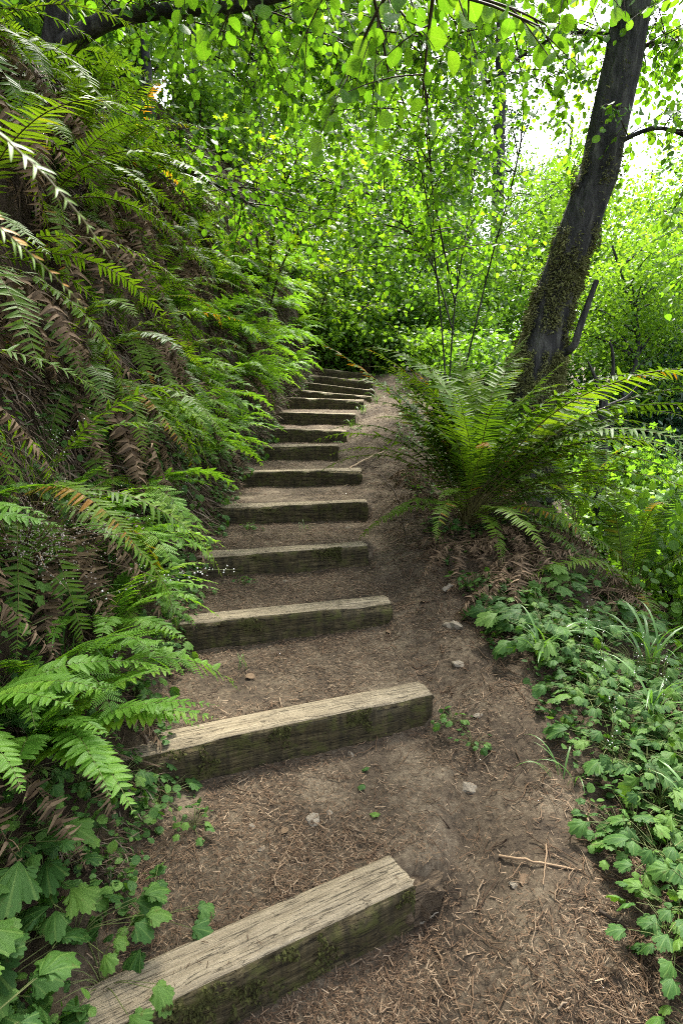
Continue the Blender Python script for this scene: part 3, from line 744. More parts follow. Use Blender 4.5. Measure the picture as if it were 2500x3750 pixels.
for k in range(16):
    y = random.uniform(2.2, 8.5); h = random.uniform(0.7, 3.2)
    bank_fern(y, h, random.uniform(.6, .95), 'one of the small sword ferns filling the face of the left bank', n=8, dead=8, group='small sword ferns filling the bank')
G2 = 'feathery lady ferns low on the left bank'
lady = [(2.55, 0.42, 0.75, 'feathery fern beside the third step on the left'),
 (3.15, 0.62, 0.85, 'feathery bright fern hanging beside the fourth step'),
 (3.7, 0.85, 0.9, 'feathery fern spilling down in the middle of the lower bank'),
 (4.4, 0.75, 0.9, 'feathery yellow-green fern left of the sixth step')]
for y, h, sc, lb in lady:
    bank_fern(y, h, sc, lb, n=9, kinds=('lady',), dead=1, group=G2, name='lady_fern', spread=70)
for y, h, sc in [(5.1, 0.95, 1.0), (5.7, 0.7, 1.0), (6.2, 1.3, 1.0), (6.5, 0.75, 1.0), (7.1, 1.1, 1.05), (7.6, 0.6, 0.95), (7.9, 1.4, 1.0), (8.6, 0.8, 1.0), (8.9, 1.5, 1.0), (9.6, 0.8, 1.0), (10.0, 1.3, 0.95), (10.6, 0.7, 0.9), (11.2, 0.9, 0.9), (5.4, 1.6, 1.0), (6.0, 0.35, .8), (6.9, 1.7, 1.0), (7.3, 0.4, .8), (7.7, 1.9, 1.0), (8.1, 0.4, .8), (8.4, 1.8, 1.0), (9.1, 0.4, .8), (9.4, 2.0, 1.0), (9.9, 0.45, .8), (10.3, 2.0, 1.0), (10.9, 1.5, 1.0), (11.4, 1.9, 1.0), (11.6, 0.5, .8), (4.8, 0.4, .8), (5.3, 0.4, .8)]:
    bank_fern(y, h, sc, 'one of the feathery bright ferns lining the left of the upper steps', n=11, kinds=('lady',), dead=0, group=G2, name='lady_fern', spread=85)

# broad-leafleted fern at the lower left
e = fern('bright green fern with broad leaflets at the lower left', ground_at(-0.98, 1.62, 0.02), [('broad', az, tl, sc) for az, tl, sc in
    [(-60, 6, 1.0), (-45, 2, 1.05), (-32, 4, 1.1), (-20, 0, 1.1), (-8, 4, 1.08), (5, 6, 1.0), (18, 10, 0.95), (-75, 8, 0.9), (-90, 10, 0.85), (-105, 12, 0.8), (40, 14, 0.85), (70, 20, 0.8), (-15, 24, 0.9), (-50, 24, 0.85), (110, 20, 0.8)]], None, 'wood_fern')
fern('small bright fern beside the second step on the left', ground_at(-0.98, 2.25, 0.05), [('broad', az, tl, 0.9) for az, tl in [(-70, 6), (-45, 4), (-20, 6), (0, 8), (25, 12), (-95, 10), (60, 20), (-30, 24), (10, 26)]], None, 'wood_fern')
fern('hanging bright fern on the left bank beside the flower stalk', tuple(bank_pt(2.35, 0.72)), [('broad', az, tl, 0.85) for az, tl in [(-75, -6), (-50, 0), (-28, -4), (-5, 0), (20, 4), (-40, 18), (0, 20)]], None, 'wood_fern')
for y, h, az0, lb in [(1.45, 0.55, -40, 'bright fern low on the bank at the left edge above the broad-leafleted one'), (1.85, 0.42, -30, 'bright fern half hidden behind the broad-leafleted one'), (1.55, 1.0, -30, 'fern at the left edge below the dried flower bush'), (2.7, 0.5, -25, 'narrow bright fern just left of the third step end')]:
    fern(lb, tuple(bank_pt(y, h)), [(random.choice(['broad', 'lady', 'broad']), az0 + az + random.uniform(-8, 8), random.uniform(-4, 16), random.uniform(.7, .95)) for az in range(-70, 90, 18)] + [('dead', az0 + random.uniform(-50, 50), 0, .6) for q in range(2)], None, 'wood_fern')
# fern just off the left edge: two fronds lean in close to the lens
pn = np.array([-1.05, 0.66, gz(-1.05, 0.66)])
e = thing('overhanging_fern', 'blurred fern fronds leaning in close at the left edge', 'fern', tuple(pn))
for tip, L, e0, e1, az in (((-0.275, 0.66, 1.80), 0.95, 38, -66, -4), ((-0.335, 0.70, 1.775), 0.85, 30, -55, 2)):
    a_, b_ = make_frond(L, e0, e1, 48, 0.05, T_sword, stipe=0.2, power=1.3)
    tl_ = a_.V[0].reshape(-1, 4, 3).mean(1)[-1]
    c_, s_ = math.cos(R(az)), math.sin(R(az))
    off = np.array(tip) - pn - np.array([tl_[0] * c_ - tl_[1] * s_, tl_[0] * s_ + tl_[1] * c_, tl_[2]])
    add_frond(e, (a_.mesh('sword_rachis', M['rachis']), b_.mesh('sword_leaflets', M['sword'])), R(az), 0, 1.0, R(random.uniform(15, 40)), off=tuple(off))

# ------------------------------------------------------------------ leafy branches
def inview(P):
    """distance and in-frame flag for world points"""
    d = np.asarray(P) - np.array([0, 0, CAMZ])
    cp, sp = math.cos(PITCH), math.sin(PITCH)
    f = d[:, 1] * cp - d[:, 2] * sp; u = d[:, 1] * sp + d[:, 2] * cp
    ok = (f > 0.2) & (np.abs(d[:, 0]) < 0.60 * f + 0.05) & (np.abs(u) < 0.90 * f + 0.05)
    return np.maximum(f, 0.2), ok
def droop_path(p, d, L, n, grav, wig=0.12):
    P = [np.array(p, float)]; d = nrm(d); st = L / (n - 1)
    for k in range(n - 1):
        P.append(P[-1] + d * st)
        d = nrm(d + np.array([0, 0, -grav * st]) + rng.normal(0, wig * st ** 0.5, 3))
    return np.array(P)
class Leafy:
    """gathers leaves (world coordinates) of one tree, then writes the 300 largest in view as parts"""
    def __init__(s): s.p, s.a, s.n, s.s = [], [], [], []; s.tw = MB()
    def twig(s, P, r0, leaf, spacing, start=0.15, droop=0.35, updev=0.7, sides=4):
        L = np.linalg.norm(np.diff(P, axis=0), axis=1).sum()
        tube(s.tw, P, np.linspace(r0, r0 * 0.35, len(P)), sides, 0.5, cap=False)
        n = max(2, int(L * (1 - start) / spacing))
        t = (start + (1 - start) * (np.arange(n) + rng.uniform(0, 0.6, n)) / n).clip(0, 0.999) * (len(P) - 1)
        k = t.astype(int); f = (t - k)[:, None]
        pos = P[k] * (1 - f) + P[k + 1] * f; T = nrm(P[k + 1] - P[k])
        side = nrm(np.cross(T, np.array([0, 0, 1.0])) + 1e-4) * np.where(np.arange(n) % 2, 1, -1)[:, None]
        ax = T * 0.45 + side * rng.uniform(0.4, 1.0, (n, 1)) + np.array([0, 0, -droop]) + rng.normal(0, 0.2, (n, 3))
        nn = np.array([0, 0, 1.0]) + rng.normal(0, updev * .8, 3) + rng.normal(0, updev * .5, (n, 3))
        s.p.append(pos + nrm(ax) * 0.012); s.a.append(ax); s.n.append(nn); s.s.append(leaf * rng.uniform(0.42, 1.22, n))
    def finish(s, root, meshes, Tlo, mat, keep=300, tw='twigs', matt=None):
        loc = np.array(root.location)
        p, a, n, sc = np.vstack(s.p), np.vstack(s.a), np.vstack(s.n), np.concatenate(s.s)
        d, ok = inview(p)
        size = np.where(ok, sc / d, 0)
        order = np.argsort(-size); k = min(keep, int(ok.sum()))
        for q in order[:k]:
            link('leaf', meshes[q % len(meshes)], root, leaf_matrix(p[q] - loc, a[q], n[q], sc[q]))
        rest = order[k:]
        mb = MB(); place(mb, Tlo, p[rest] - loc, a[rest], n[rest], sc[rest], rng.random(len(rest)))
        tag(mb.build('foliage', mat, root), kind='stuff')
        t = s.tw.mesh(tw, matt or M['twig'])
        t.transform(Matrix.Translation(-Vector(root.location)))
        tag(link(tw, t, root), kind='stuff')
LM_h = [leaf_mesh('hazel_leaf', T_hazel, M['hazel']), leaf_mesh('hazel_leaf', T_hazel_b, M['hazel'])]
LM_m = [leaf_mesh('maple_leaf', T_mapl, M['maple'])]

def limb_part(root, pts, r0, r1, n=18, sides=8, name='limb', mat='bark', rough=0.05):
    P = smooth_path(pts, n); mb = MB(); tube(mb, P - np.array(root.location), np.linspace(r0, r1, n), sides, 0.5, rough=rough)
    mb.build(name, M[mat], root); return P
def clothe(lf, P, nsub, Lsub, leaf, spacing, upbias=0.15, grav=0.45, ntw=5, Ltw=0.45, t0=0.2, side=None, tgrav=1.6):
    """sub-branches off the limb P, each with drooping twigs"""
    for k in range(nsub):
        t = rng.uniform(t0, 1.0) * (len(P) - 1.001); q = int(t); p = P[q] + (P[q + 1] - P[q]) * (t - q)
        d = nrm(P[q + 1] - P[q]) * 0.5 + rng.normal(0, 0.7, 3) * np.array([1, 1, 0.3]) + np.array([0, 0, upbias])
        if side is not None: d = d + np.array(side)
        L = Lsub * rng.uniform(0.6, 1.25)
        B = droop_path(p, d, L, 10, grav)
        lf.twig(B, 0.008, leaf, spacing * 1.4, 0.25)
        for m in range(ntw):
            tt = rng.uniform(0.15, 1.0) * 8.99; r = int(tt); b = B[r] + (B[r + 1] - B[r]) * (tt - r)
            dd = nrm(B[r + 1] - B[r]) * 0.7 + rng.normal(0, 0.6, 3) + np.array([0, 0, -0.1])
            lf.twig(droop_path(b, dd, Ltw * rng.uniform(0.5, 1.4), 7, tgrav), 0.0036, leaf, spacing, 0.08)

# hazel rooted on the bank, limb arching over the top left
hz = thing('hazel_tree', 'hazel on the bank, thick dark limb arching over the top left', 'tree', (-2.9, 5.3, gz(-2.9, 5.3) - 0.1))
lf = Leafy()
T0 = limb_part(hz, [(-2.9, 5.3, hz.location.z), (-2.6, 5.2, 3.9), (-2.25, 5.05, 4.45), (-2.1, 5.0, 5.2), (-1.9, 5.0, 6.4)], 0.13, 0.05, name='trunk')
L1 = limb_part(hz, [(-2.2, 5.04, 4.42), (-1.8, 5.0, 4.58), (-1.29, 4.95, 4.62), (-0.79, 4.85, 4.58), (-0.2, 4.7, 4.62), (0.5, 4.5, 4.7)], 0.075, 0.018)
L2 = limb_part(hz, [(-2.1, 5.0, 5.1), (-1.4, 5.6, 5.3), (-0.7, 6.1, 5.3), (0.1, 6.5, 5.1)], 0.05, 0.015)
L3 = limb_part(hz, [(-2.1, 5.0, 5.3), (-1.3, 4.4, 5.2), (-0.5, 3.9, 4.7), (0.3, 3.5, 4.1), (0.9, 3.2, 3.7)], 0.045, 0.012)
L5 = limb_part(hz, [(-2.15, 5.0, 4.9), (-1.5, 4.1, 4.5), (-0.7, 3.3, 3.95), (-0.1, 2.75, 3.45), (0.35, 2.35, 3.1)], 0.03, 0.006)
L6 = limb_part(hz, [(-2.05, 5.0, 5.6), (-1.0, 4.6, 5.6), (0.0, 4.6, 5.2), (0.8, 4.7, 4.8)], 0.03, 0.006)
L4 = limb_part(hz, [(-2.5, 5.2, 4.0), (-1.9, 5.6, 3.9), (-1.4, 6.0, 3.85), (-0.9, 6.4, 3.7)], 0.035, 0.01)
clothe(lf, L1, 34, 0.9, 0.075, 0.055, t0=0.1)
clothe(lf, L2, 40, 1.1, 0.075, 0.055)
clothe(lf, L3, 20, 0.8, 0.08, 0.06, t0=0.35)
clothe(lf, L4, 32, 0.9, 0.075, 0.055, t0=0.1)
clothe(lf, L5, 16, 0.5, 0.075, 0.06, t0=0.5, ntw=3, Ltw=0.3)
clothe(lf, L6, 24, 0.9, 0.075, 0.055, t0=0.2)
lf.finish(hz, LM_h, T_hazel_lo, M['hazel'])

# hazel beyond the steps whose long strands hang over the path
hz = thing('hazel_tree', 'hazel behind the big fern with strands of round leaves hanging over the path', 'tree', (1.45, 7.9, gz(1.45, 7.9) - 0.1), 'hazels beside the path')
lf = Leafy()
bz = hz.location.z
S1 = limb_part(hz, [(1.45, 7.9, bz), (1.5, 7.9, 3.0), (1.65, 7.7, 4.6), (1.5, 7.3, 6.2)], 0.012, 0.005, name='trunk')
S2 = limb_part(hz, [(1.45, 7.9, bz + .1), (1.25, 7.8, 3.2), (0.9, 7.5, 4.7), (0.3, 7.1, 5.8), (-0.4, 6.8, 6.1)], 0.012, 0.005, name='limb')
S3 = limb_part(hz, [(1.55, 7.9, bz + .1), (1.9, 7.8, 3.4), (2.1, 7.3, 4.8), (1.7, 6.6, 5.6), (1.1, 5.9, 5.6)], 0.012, 0.005, name='limb')
S4 = limb_part(hz, [(1.5, 7.9, 3.0), (1.1, 7.4, 4.2), (0.9, 6.7, 4.9), (0.7, 5.9, 5.0)], 0.012, 0.005, name='limb')
S5 = limb_part(hz, [(1.5, 7.9, 2.6), (1.2, 8.2, 3.6), (0.5, 8.3, 4.4), (-0.2, 8.3, 4.6)], 0.012, 0.005, name='limb')
clothe(lf, S1, 24, 1.0, 0.075, 0.06, t0=0.35, tgrav=2.6)
for P, q in ((S2, 34), (S3, 20), (S4, 30), (S5, 36)):
    clothe(lf, P, q, 1.1, 0.075, 0.055, t0=0.3, grav=0.7, ntw=6, Ltw=0.65, tgrav=2.6)
lf.finish(hz, LM_h, T_hazel_lo, M['hazel'])

# the leaning mossy tree
TB = (2.12, 6.5, gz(2.12, 6.5) - 0.15)
lt = thing('leaning_tree', 'leaning dark tree on the right with thick moss on its lower trunk', 'tree', TB)
tp = [(2.05, 6.5, TB[2]), (2.14, 6.5, 1.75), (2.22, 6.5, 2.3), (2.37, 6.5, 3.0), (2.55, 6.52, 3.6), (2.71, 6.55, 4.1), (2.82, 6.58, 4.7), (2.92, 6.6, 5.3), (3.0, 6.6, 6.0), (3.2, 6.6, 7.5), (3.5, 6.5, 9.5)]
nT, sT = 150, 56
P = smooth_path(tp, nT); rad = np.interp(P[:, 2], [1.0, 1.6, 2.2, 2.8, 3.6, 4.2, 5.5, 9.5], [0.38, 0.31, 0.245, 0.20, 0.183, 0.176, 0.168, 0.09])
a = np.arange(sT) / sT * 2 * math.pi
TT = nrm(np.gradient(P, axis=0)); SS = nrm(np.cross(TT, [0, 1.0, 0])); NN = np.cross(SS, TT)
A, Z2 = np.meshgrid(a, P[:, 2])
bump = 0.05 * fbm(np.cos(A) * 2.2 + 3, np.sin(A) * 2.2, Z2 * 0.9, 3) + 0.035 * fbm(np.cos(A) * 6, np.sin(A) * 6, Z2 * 2.2, 3)
rr = rad[:, None] * (1 + bump * 1.9 + 0.055 * np.abs(np.sin(A * 7 + 2.5 * vnoise(np.cos(A) * 2, np.sin(A) * 2, Z2 * 1.5))) )
VV = P[:, None] + rr[..., None] * (np.cos(A)[..., None] * SS[:, None] + np.sin(A)[..., None] * NN[:, None])
ii, jj = np.meshgrid(np.arange(nT - 1), np.arange(sT), indexing='ij')
q = np.stack([ii * sT + jj, ii * sT + (jj + 1) % sT, (ii + 1) * sT + (jj + 1) % sT, (ii + 1) * sT + jj], -1).reshape(-1, 4)
mb = MB(); mb.add((VV - np.array(TB)).reshape(-1, 3), q); mb.build('trunk', M['bark'], lt)
# moss tufts: heavy low down and on the side towards the path
nm = 130000
ti = np.minimum(np.abs(rng.normal(0, 50, nm)) + 2, nT - 2).astype(int); tj = rng.integers(0, sT, nm)
keep = (rng.random(nm) < np.interp(P[ti, 2], [1.2, 2.6, 3.4, 4.4], [1, 0.95, 0.6, 0.12])) & (fbm(np.cos(a[tj]) * 3, np.sin(a[tj]) * 3, P[ti, 2] * 3, 3) > np.interp(P[ti, 2], [1.5, 2.5, 4], [-0.6, -0.1, 0.4]))
ti, tj = ti[keep], tj[keep]
pos = VV[ti, tj]; rad_n = nrm(pos - P[ti])
pos = pos + rng.normal(0, 0.02, pos.shape)
moss_str = (moss_blade[0] * np.array([.36, 1, 1]), moss_blade[1], moss_blade[2])
pos = pos + rad_n * (0.06 * np.maximum(0, fbm(pos[:, 0] * 6, pos[:, 1] * 6, pos[:, 2] * 6, 2)))[:, None]
mm = MB(); place(mm, moss_str, pos - np.array(TB) - rad_n * 0.01, rad_n * 0.8 + rng.normal(0, 0.4, pos.shape) + np.array([0, 0, -0.6]), rng.normal(size=pos.shape), rng.uniform(0.02, 0.05, len(pos)), np.clip(rng.beta(2, 2, len(pos)) * .7 + .3 * vnoise(pos[:, 0] * 14, pos[:, 1] * 14, pos[:, 2] * 14), 0, 1))
tag(mm.build('moss', M['moss'], lt), kind='stuff')
limb_part(lt, [(2.36, 6.3, 2.2), (2.44, 6.2, 2.28), (2.47, 6.18, 2.42), (2.55, 6.2, 2.68), (2.63, 6.2, 2.93)], 0.045, 0.028, 12, 8, 'broken_branch')
lf = Leafy()
B1 = limb_part(lt, [(2.95, 6.6, 5.6), (2.4, 6.0, 6.2), (1.8, 5.3, 6.1), (1.3, 4.6, 5.6), (0.9, 4.0, 5.0)], 0.026, 0.007)
B2 = limb_part(lt, [(3.0, 6.6, 6.0), (3.3, 5.8, 6.2), (3.3, 5.0, 5.8), (3.0, 4.4, 5.2), (2.6, 3.9, 4.6)], 0.026, 0.007)
B3 = limb_part(lt, [(2.9, 6.6, 5.2), (3.5, 6.9, 5.5), (4.2, 7.0, 5.2), (4.7, 6.9, 4.4)], 0.026, 0.007)
B4 = limb_part(lt, [(2.75, 6.55, 4.3), (3.2, 6.3, 4.4), (3.7, 6.1, 4.0), (4.1, 6.0, 3.3)], 0.026, 0.007)
B5 = limb_part(lt, [(2.9, 6.6, 5.4), (2.3, 7.0, 5.6), (1.6, 7.4, 5.3)], 0.026, 0.007)
clothe(lf, B1, 26, 0.9, 0.08, 0.06, t0=0.08)
clothe(lf, B2, 40, 0.85, 0.08, 0.06, t0=0.1)
clothe(lf, B3, 44, 0.9, 0.08, 0.06, t0=0.03)
clothe(lf, B4, 28, 0.8, 0.08, 0.06, t0=0.03)
clothe(lf, B5, 18, 0.9, 0.08, 0.06, t0=0.05)
lf.finish(lt, LM_h, T_hazel_lo, M['hazel'])

# sunlit maple saplings beyond the bank
def maple(label, x, y, stems, leaf=0.10, group='young maples beyond the bank'):
    z = gz(x, y) - 0.05
    e = thing('maple_sapling', label, 'tree', (x, y, z), group); lf = Leafy()
    for pts in stems:
        P = limb_part(e, [(x, y, z)] + pts, 0.022, 0.006, name='stem', mat='twig')
        clothe(lf, P, 20, 0.65, leaf, 0.085, ntw=4, Ltw=0.3, t0=0.2, tgrav=0.8)
    lf.finish(e, LM_m, T_mapl_lo, M['maple'], keep=260)
maple('young maple with glowing yellow-green leaves above the end of the bank', -1.15, 8.8, [[(-1.0, 8.7, 3.9), (-0.8, 8.5, 4.6), (-0.55, 8.3, 5.0)], [(-0.9, 8.8, 3.6), (-0.6, 8.7, 4.1), (-0.3, 8.6, 4.2)], [(-1.2, 8.6, 4.2), (-1.1, 8.4, 5.2)]])
maple('young maple arching low over the top of the steps', -0.7, 12.4, [[(-0.5, 12.2, 3.5), (-0.1, 11.9, 4.2), (0.4, 11.7, 4.3)], [(-0.4, 12.4, 3.2), (0.1, 12.3, 3.7), (0.6, 12.1, 3.6)], [(-0.7, 12.2, 3.9), (-0.5, 12.0, 5.0)]], 0.115)

# ------------------------------------------------------------------ background trees and shrubs
def cloud(T, ncl, nper, rx, rz, csize, leaf, z0, shell=0.55, flat=0.5, seed=0):
    """leaf clumps spread through a crown"""
    g = np.random.default_rng(seed); mb = MB()
    d = nrm(g.normal(size=(ncl, 3))); r = g.uniform(shell, 1.0, ncl)[:, None] * (1 + 0.25 * g.normal(size=(ncl, 1)))
    c = d * r * np.array([rx, rx, rz]) + np.array([0, 0, z0])
    pos = (c[:, None] + g.normal(size=(ncl, nper, 3)) * csize * np.array([1, 1, flat])).reshape(-1, 3)
    n = len(pos)
    ax = g.normal(size=(n, 3)) + np.array([0, 0, -0.4]); nn = g.normal(size=(n, 3)) * 0.7 + np.array([0, 0, 1.0])
    place(mb, T, pos, ax, nn, leaf * g.uniform(0.6, 1.2, n), g.random(n)); return mb, c
def tree_proto(kind, seed):
    g = np.random.default_rng(seed)
    if kind == 'broad':
        mb, c = cloud(T_dia, 150, 75, 2.3, 3.0, 0.40, 0.13, 6.0, 0.35, 0.55, seed)
        H = 8.0; r0 = 0.13
    elif kind == 'tall':
        mb, c = cloud(T_dia, 150, 75, 2.0, 5.0, 0.42, 0.15, 9.0, 0.4, 0.5, seed); H = 13.0; r0 = 0.2
    tr = MB(); P = smooth_path([(0, 0, -0.3), (g.normal(0, .1), g.normal(0, .1), H * .3), (g.normal(0, .3), g.normal(0, .3), H * .65), (g.normal(0, .3), g.normal(0, .3), H)], 14)
    tube(tr, P, np.linspace(r0, r0 * 0.25, 14), 8, 0.5, rough=0.05)
    for q in g.choice(len(c), 26, replace=False):
        t = P[np.argmin(np.abs(P[:, 2] - (c[q, 2] - 0.8)))]
        tube(tr, smooth_path([t, (t + c[q]) / 2 + np.array([0, 0, .15]), c[q]], 6), np.linspace(r0 * .3, 0.01, 6), 4, 0.5, cap=False)
    return tr, mb
protos = {}
for kind, seeds in (('broad', (11, 12, 13)), ('tall', (21, 22))):
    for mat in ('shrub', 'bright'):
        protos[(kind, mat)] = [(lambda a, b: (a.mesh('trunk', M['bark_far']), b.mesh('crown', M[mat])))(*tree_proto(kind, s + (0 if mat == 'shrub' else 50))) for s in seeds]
def put_tree(kind, mat, x, y, sc, label, group, dz=0.0):
    e = thing('forest_tree', label, 'tree', (x, y, gz(x, y) + dz), group, random.uniform(0, 6.28)); e.scale = (sc, sc, sc)
    t, c = random.choice(protos[(kind, mat)])
    link('trunk', t, e); link('crown', c, e)
GT = 'forest trees behind'
for x, y, sc, kind, mat, lb in [
    (-4.2, 9.0, 0.9, 'broad', 'bright', None), (-5.5, 12, 1.0, 'broad', 'shrub', None), (-3.0, 12.5, 0.9, 'broad', 'bright', None), (-7, 8, 1.0, 'broad', 'bright', None), (-4.5, 17, 1.1, 'tall', 'shrub', None), (-2.0, 17.5, 1.0, 'broad', 'shrub', None), (-8, 15, 1.1, 'tall', 'shrub', None), (-3.4, 7.2, 0.7, 'broad', 'bright', None), (-5.0, 6.5, 0.8, 'broad', 'bright', None), (-6.3, 10, 0.9, 'tall', 'shrub', None), (-3.2, 10.0, 0.8, 'broad', 'bright', None), (-1.9, 13.8, 0.85, 'broad', 'bright', None), (-2.6, 8.6, 0.62, 'broad', 'bright', None), (-4.0, 8.0, 0.8, 'broad', 'shrub', None), (-5.2, 9.4, 0.9, 'broad', 'bright', None)]:
    put_tree(kind, mat, x, y, sc, 'one of the leafy trees on the hillside above the left bank', 'trees on the hillside')
for x, y, sc, kind, mat in [(0.3, 19, 0.9, 'broad', 'shrub'), (2.6, 18, 0.85, 'broad', 'shrub'), (1.0, 24, 1.0, 'tall', 'shrub'), (-1.5, 25, 1.1, 'tall', 'shrub'), (3.8, 23, 0.9, 'broad', 'shrub'), (-5, 27, 1.2, 'tall', 'shrub')]:
    put_tree(kind, mat, x, y, sc, 'one of the shaded trees in the thicket straight beyond the top step', 'trees beyond the top step')
for x, y, sc, kind, mat in [(5.8, 14, 0.8, 'broad', 'bright'), (8.5, 17, 0.95, 'broad', 'bright'), (11, 15, 0.9, 'broad', 'bright'), (7.0, 22, 1.0, 'broad', 'bright'), (12, 24, 1.1, 'broad', 'bright'), (16, 21, 1.1, 'broad', 'bright'), (18, 32, 1.3, 'tall', 'bright'), (26, 38, 1.4, 'tall', 'bright'), (10, 38, 1.2, 'broad', 'bright'), (8.6, 24, 0.95, 'tall', 'bright'), (5.0, 10.5, .6, 'broad', 'bright'), (6.8, 11.5, .7, 'broad', 'bright'), (34, 52, 1.7, 'tall', 'bright')]:
    put_tree(kind, mat, x, y, sc, 'one of the pale sunlit trees down in the valley on the right', 'sunlit valley trees', -0.3)

# tall straight trunks against the white sky
for x, y, r, lb in [(5.2, 26, 0.24, 'slim dark trunk against the white sky, left of the pair at the top'), (6.55, 26, 0.30, 'thicker dark trunk against the white sky, right of the pair at the top')]:
    z = gz(x, y) - 0.5
    e = thing('tall_trunk_tree', lb, 'tree', (x, y, z), 'tall trunks against the sky')
    mb = MB(); P = smooth_path([(0, 0, 0), (0.05, 0, 8), (-0.1, 0.1, 16), (-0.2, 0.1, 27)], 24); tube(mb, P, np.linspace(r, r * 0.6, 24), 10, 0.5, rough=0.04)
    mb.build('trunk', M['bark_far'], e)
    mb = MB(); g = np.random.default_rng(int(x * 10)); pos = []; br = MB()
    for k in range(60):
        zz = g.uniform(9, 27); az = g.uniform(0, 6.28); Lb = g.uniform(1.0, 2.6)
        B = droop_path((0, 0, zz), (math.cos(az), math.sin(az), -0.1), Lb, 8, 0.25)
        tube(br, B, np.linspace(0.03, 0.008, 8), 4, cap=False)
        pos.append((B[2:, None] + g.normal(size=(6, 26, 3)) * np.array([.2, .2, .09])).reshape(-1, 3))
    pos = np.vstack(pos); n = len(pos)
    place(mb, T_dia, pos, g.normal(size=(n, 3)) + np.array([0, 0, -.5]), g.normal(size=(n, 3)) * .5 + np.array([0, 0, 1.]), g.uniform(.07, .15, n), g.random(n))
    br.build('branches', M['bark_far'], e)['kind'] = 'stuff'
    mb.build('crown', M['shrub_dark'], e)

# conifers with flat drooping sprays on the right
def conifer_proto(seed):
    g = np.random.default_rng(seed); tr = MB(); fo = MB(); H = 13.0
    tube(tr, smooth_path([(0, 0, -.4), (0.05, 0, 4), (0, .05, 9), (0, 0, H)], 14), np.linspace(0.16, 0.02, 14), 8, rough=.04)
    for k in range(120):
        z = g.uniform(1.0, H); az = g.uniform(0, 6.28); L = (0.5 + 3.0 * (1 - z / H)) * g.uniform(.7, 1.1)
        B = droop_path((0, 0, z), (math.cos(az), math.sin(az), 0.15), L, 9, 0.30)
        tube(tr, B, np.linspace(0.02, 0.004, 9), 3, cap=False)
        n = int(L * 34); t = g.uniform(0.1, .999, n) * 8; q = t.astype(int)
        pos = B[q] + (B[q + 1] - B[q]) * (t - q)[:, None]
        sd = np.array([-math.sin(az), math.cos(az), 0]) * g.choice([-1, 1], n)[:, None]
        off = g.uniform(0, 0.35, n)[:, None]
        ax = sd + np.array([math.cos(az), math.sin(az), -0.25]) * 0.6 + g.normal(0, .15, (n, 3))
        place(fo, T_small, pos + ax * off * .6, ax, np.array([0, 0, 1.]) + g.normal(0, .3, (n, 3)), g.uniform(.12, .26, n), g.random(n))
    return tr.mesh('trunk', M['bark_far']), fo.mesh('sprays', M['conifer'])
cp = [conifer_proto(5), conifer_proto(6)]
for x, y, sc in [(7.8, 12.5, 0.62), (10.5, 19, 0.85), (14.5, 17.5, 0.8), (14, 28, 1.1), (21, 26, 1.1)]:
    e = thing('conifer', 'one of the pale conifers with flat drooping sprays on the right', 'tree', (x, y, gz(x, y)), 'pale conifers in the valley', random.uniform(0, 6)); e.scale = (sc,) * 3
    t, f = random.choice(cp); link('trunk', t, e); link('sprays', f, e)

# shrubs
def shrub_proto(T, mat, seed, rx, rz, leaf, ncl=90, nper=42, z0=None, cs=0.2, twigmat='twig'):
    mb, c = cloud(T, ncl, nper, rx, rz, cs, leaf, rz * 0.9 if z0 is None else z0, 0.35, 0.6, seed)
    st = MB(); g = np.random.default_rng(seed)
    for q in g.choice(len(c), 22, replace=False):
        b = np.array([g.normal(0, .12), g.normal(0, .12), -0.15])
        tube(st, smooth_path([b, b * .4 + c[q] * .45 + np.array([0, 0, .25]), c[q]], 7), np.linspace(0.022, 0.005, 7), 4, cap=False)
    return st.mesh('stems', M[twigmat]), mb.mesh('foliage', M[mat])
SH = {'thick': [shrub_proto(T_small, 'shrub', s, 1.1, 1.5, 0.10, 130, 45) for s in (31, 32, 33)],
      'bright': [shrub_proto(T_hazel_lo, 'bright', s, 0.9, 0.8, 0.095, 70, 28) for s in (41, 42)],
      'maple': [shrub_proto(T_mapl_lo, 'bright', s, 0.9, 0.9, 0.13, 60, 22) for s in (45, 46)],
      'dark': [shrub_proto(T_small, 'shrub_dark', s, 1.8, 1.5, 0.10, 200, 60, cs=.25) for s in (51, 52)]}
def put_shrub(kind, x, y, sc, label, group, dz=0):
    e = thing('shrub', label, 'shrub', (x, y, gz(x, y) + dz), group, random.uniform(0, 6.28)); e.scale = (sc, sc, sc * random.uniform(.9, 1.15))
    s, f = random.choice(SH[kind]); link('stems', s, e)['kind'] = 'stuff'; link('foliage', f, e)['kind'] = 'stuff'
for x, y, sc in [(-1.2, 13.6, 1.0), (-0.2, 13.9, 0.95), (0.9, 14.0, 1.0), (1.9, 13.2, 0.9), (2.8, 12.4, 0.8), (-2.2, 14.2, 1.1), (-0.7, 15.6, 1.5), (0.8, 16.0, 1.6), (2.2, 15.4, 1.4), (3.6, 14.6, 1.2), (-2.6, 16.5, 1.6), (4.4, 13.0, 1.0)]:
    put_shrub('thick', x, y, sc, 'one of the dense dark shrubs closing off the view beyond the top step', 'dark thicket shrubs')
for x, y, sc in [(2.0, 8.8, 0.7), (1.7, 10.2, 0.75), (2.6, 10.6, 0.9), (3.3, 8.4, 0.8), (1.6, 6.0, 0.45)]:
    put_shrub('maple', x, y, sc, 'one of the leafy shrubs growing between the big fern and the thicket', 'shrubs behind the big fern')
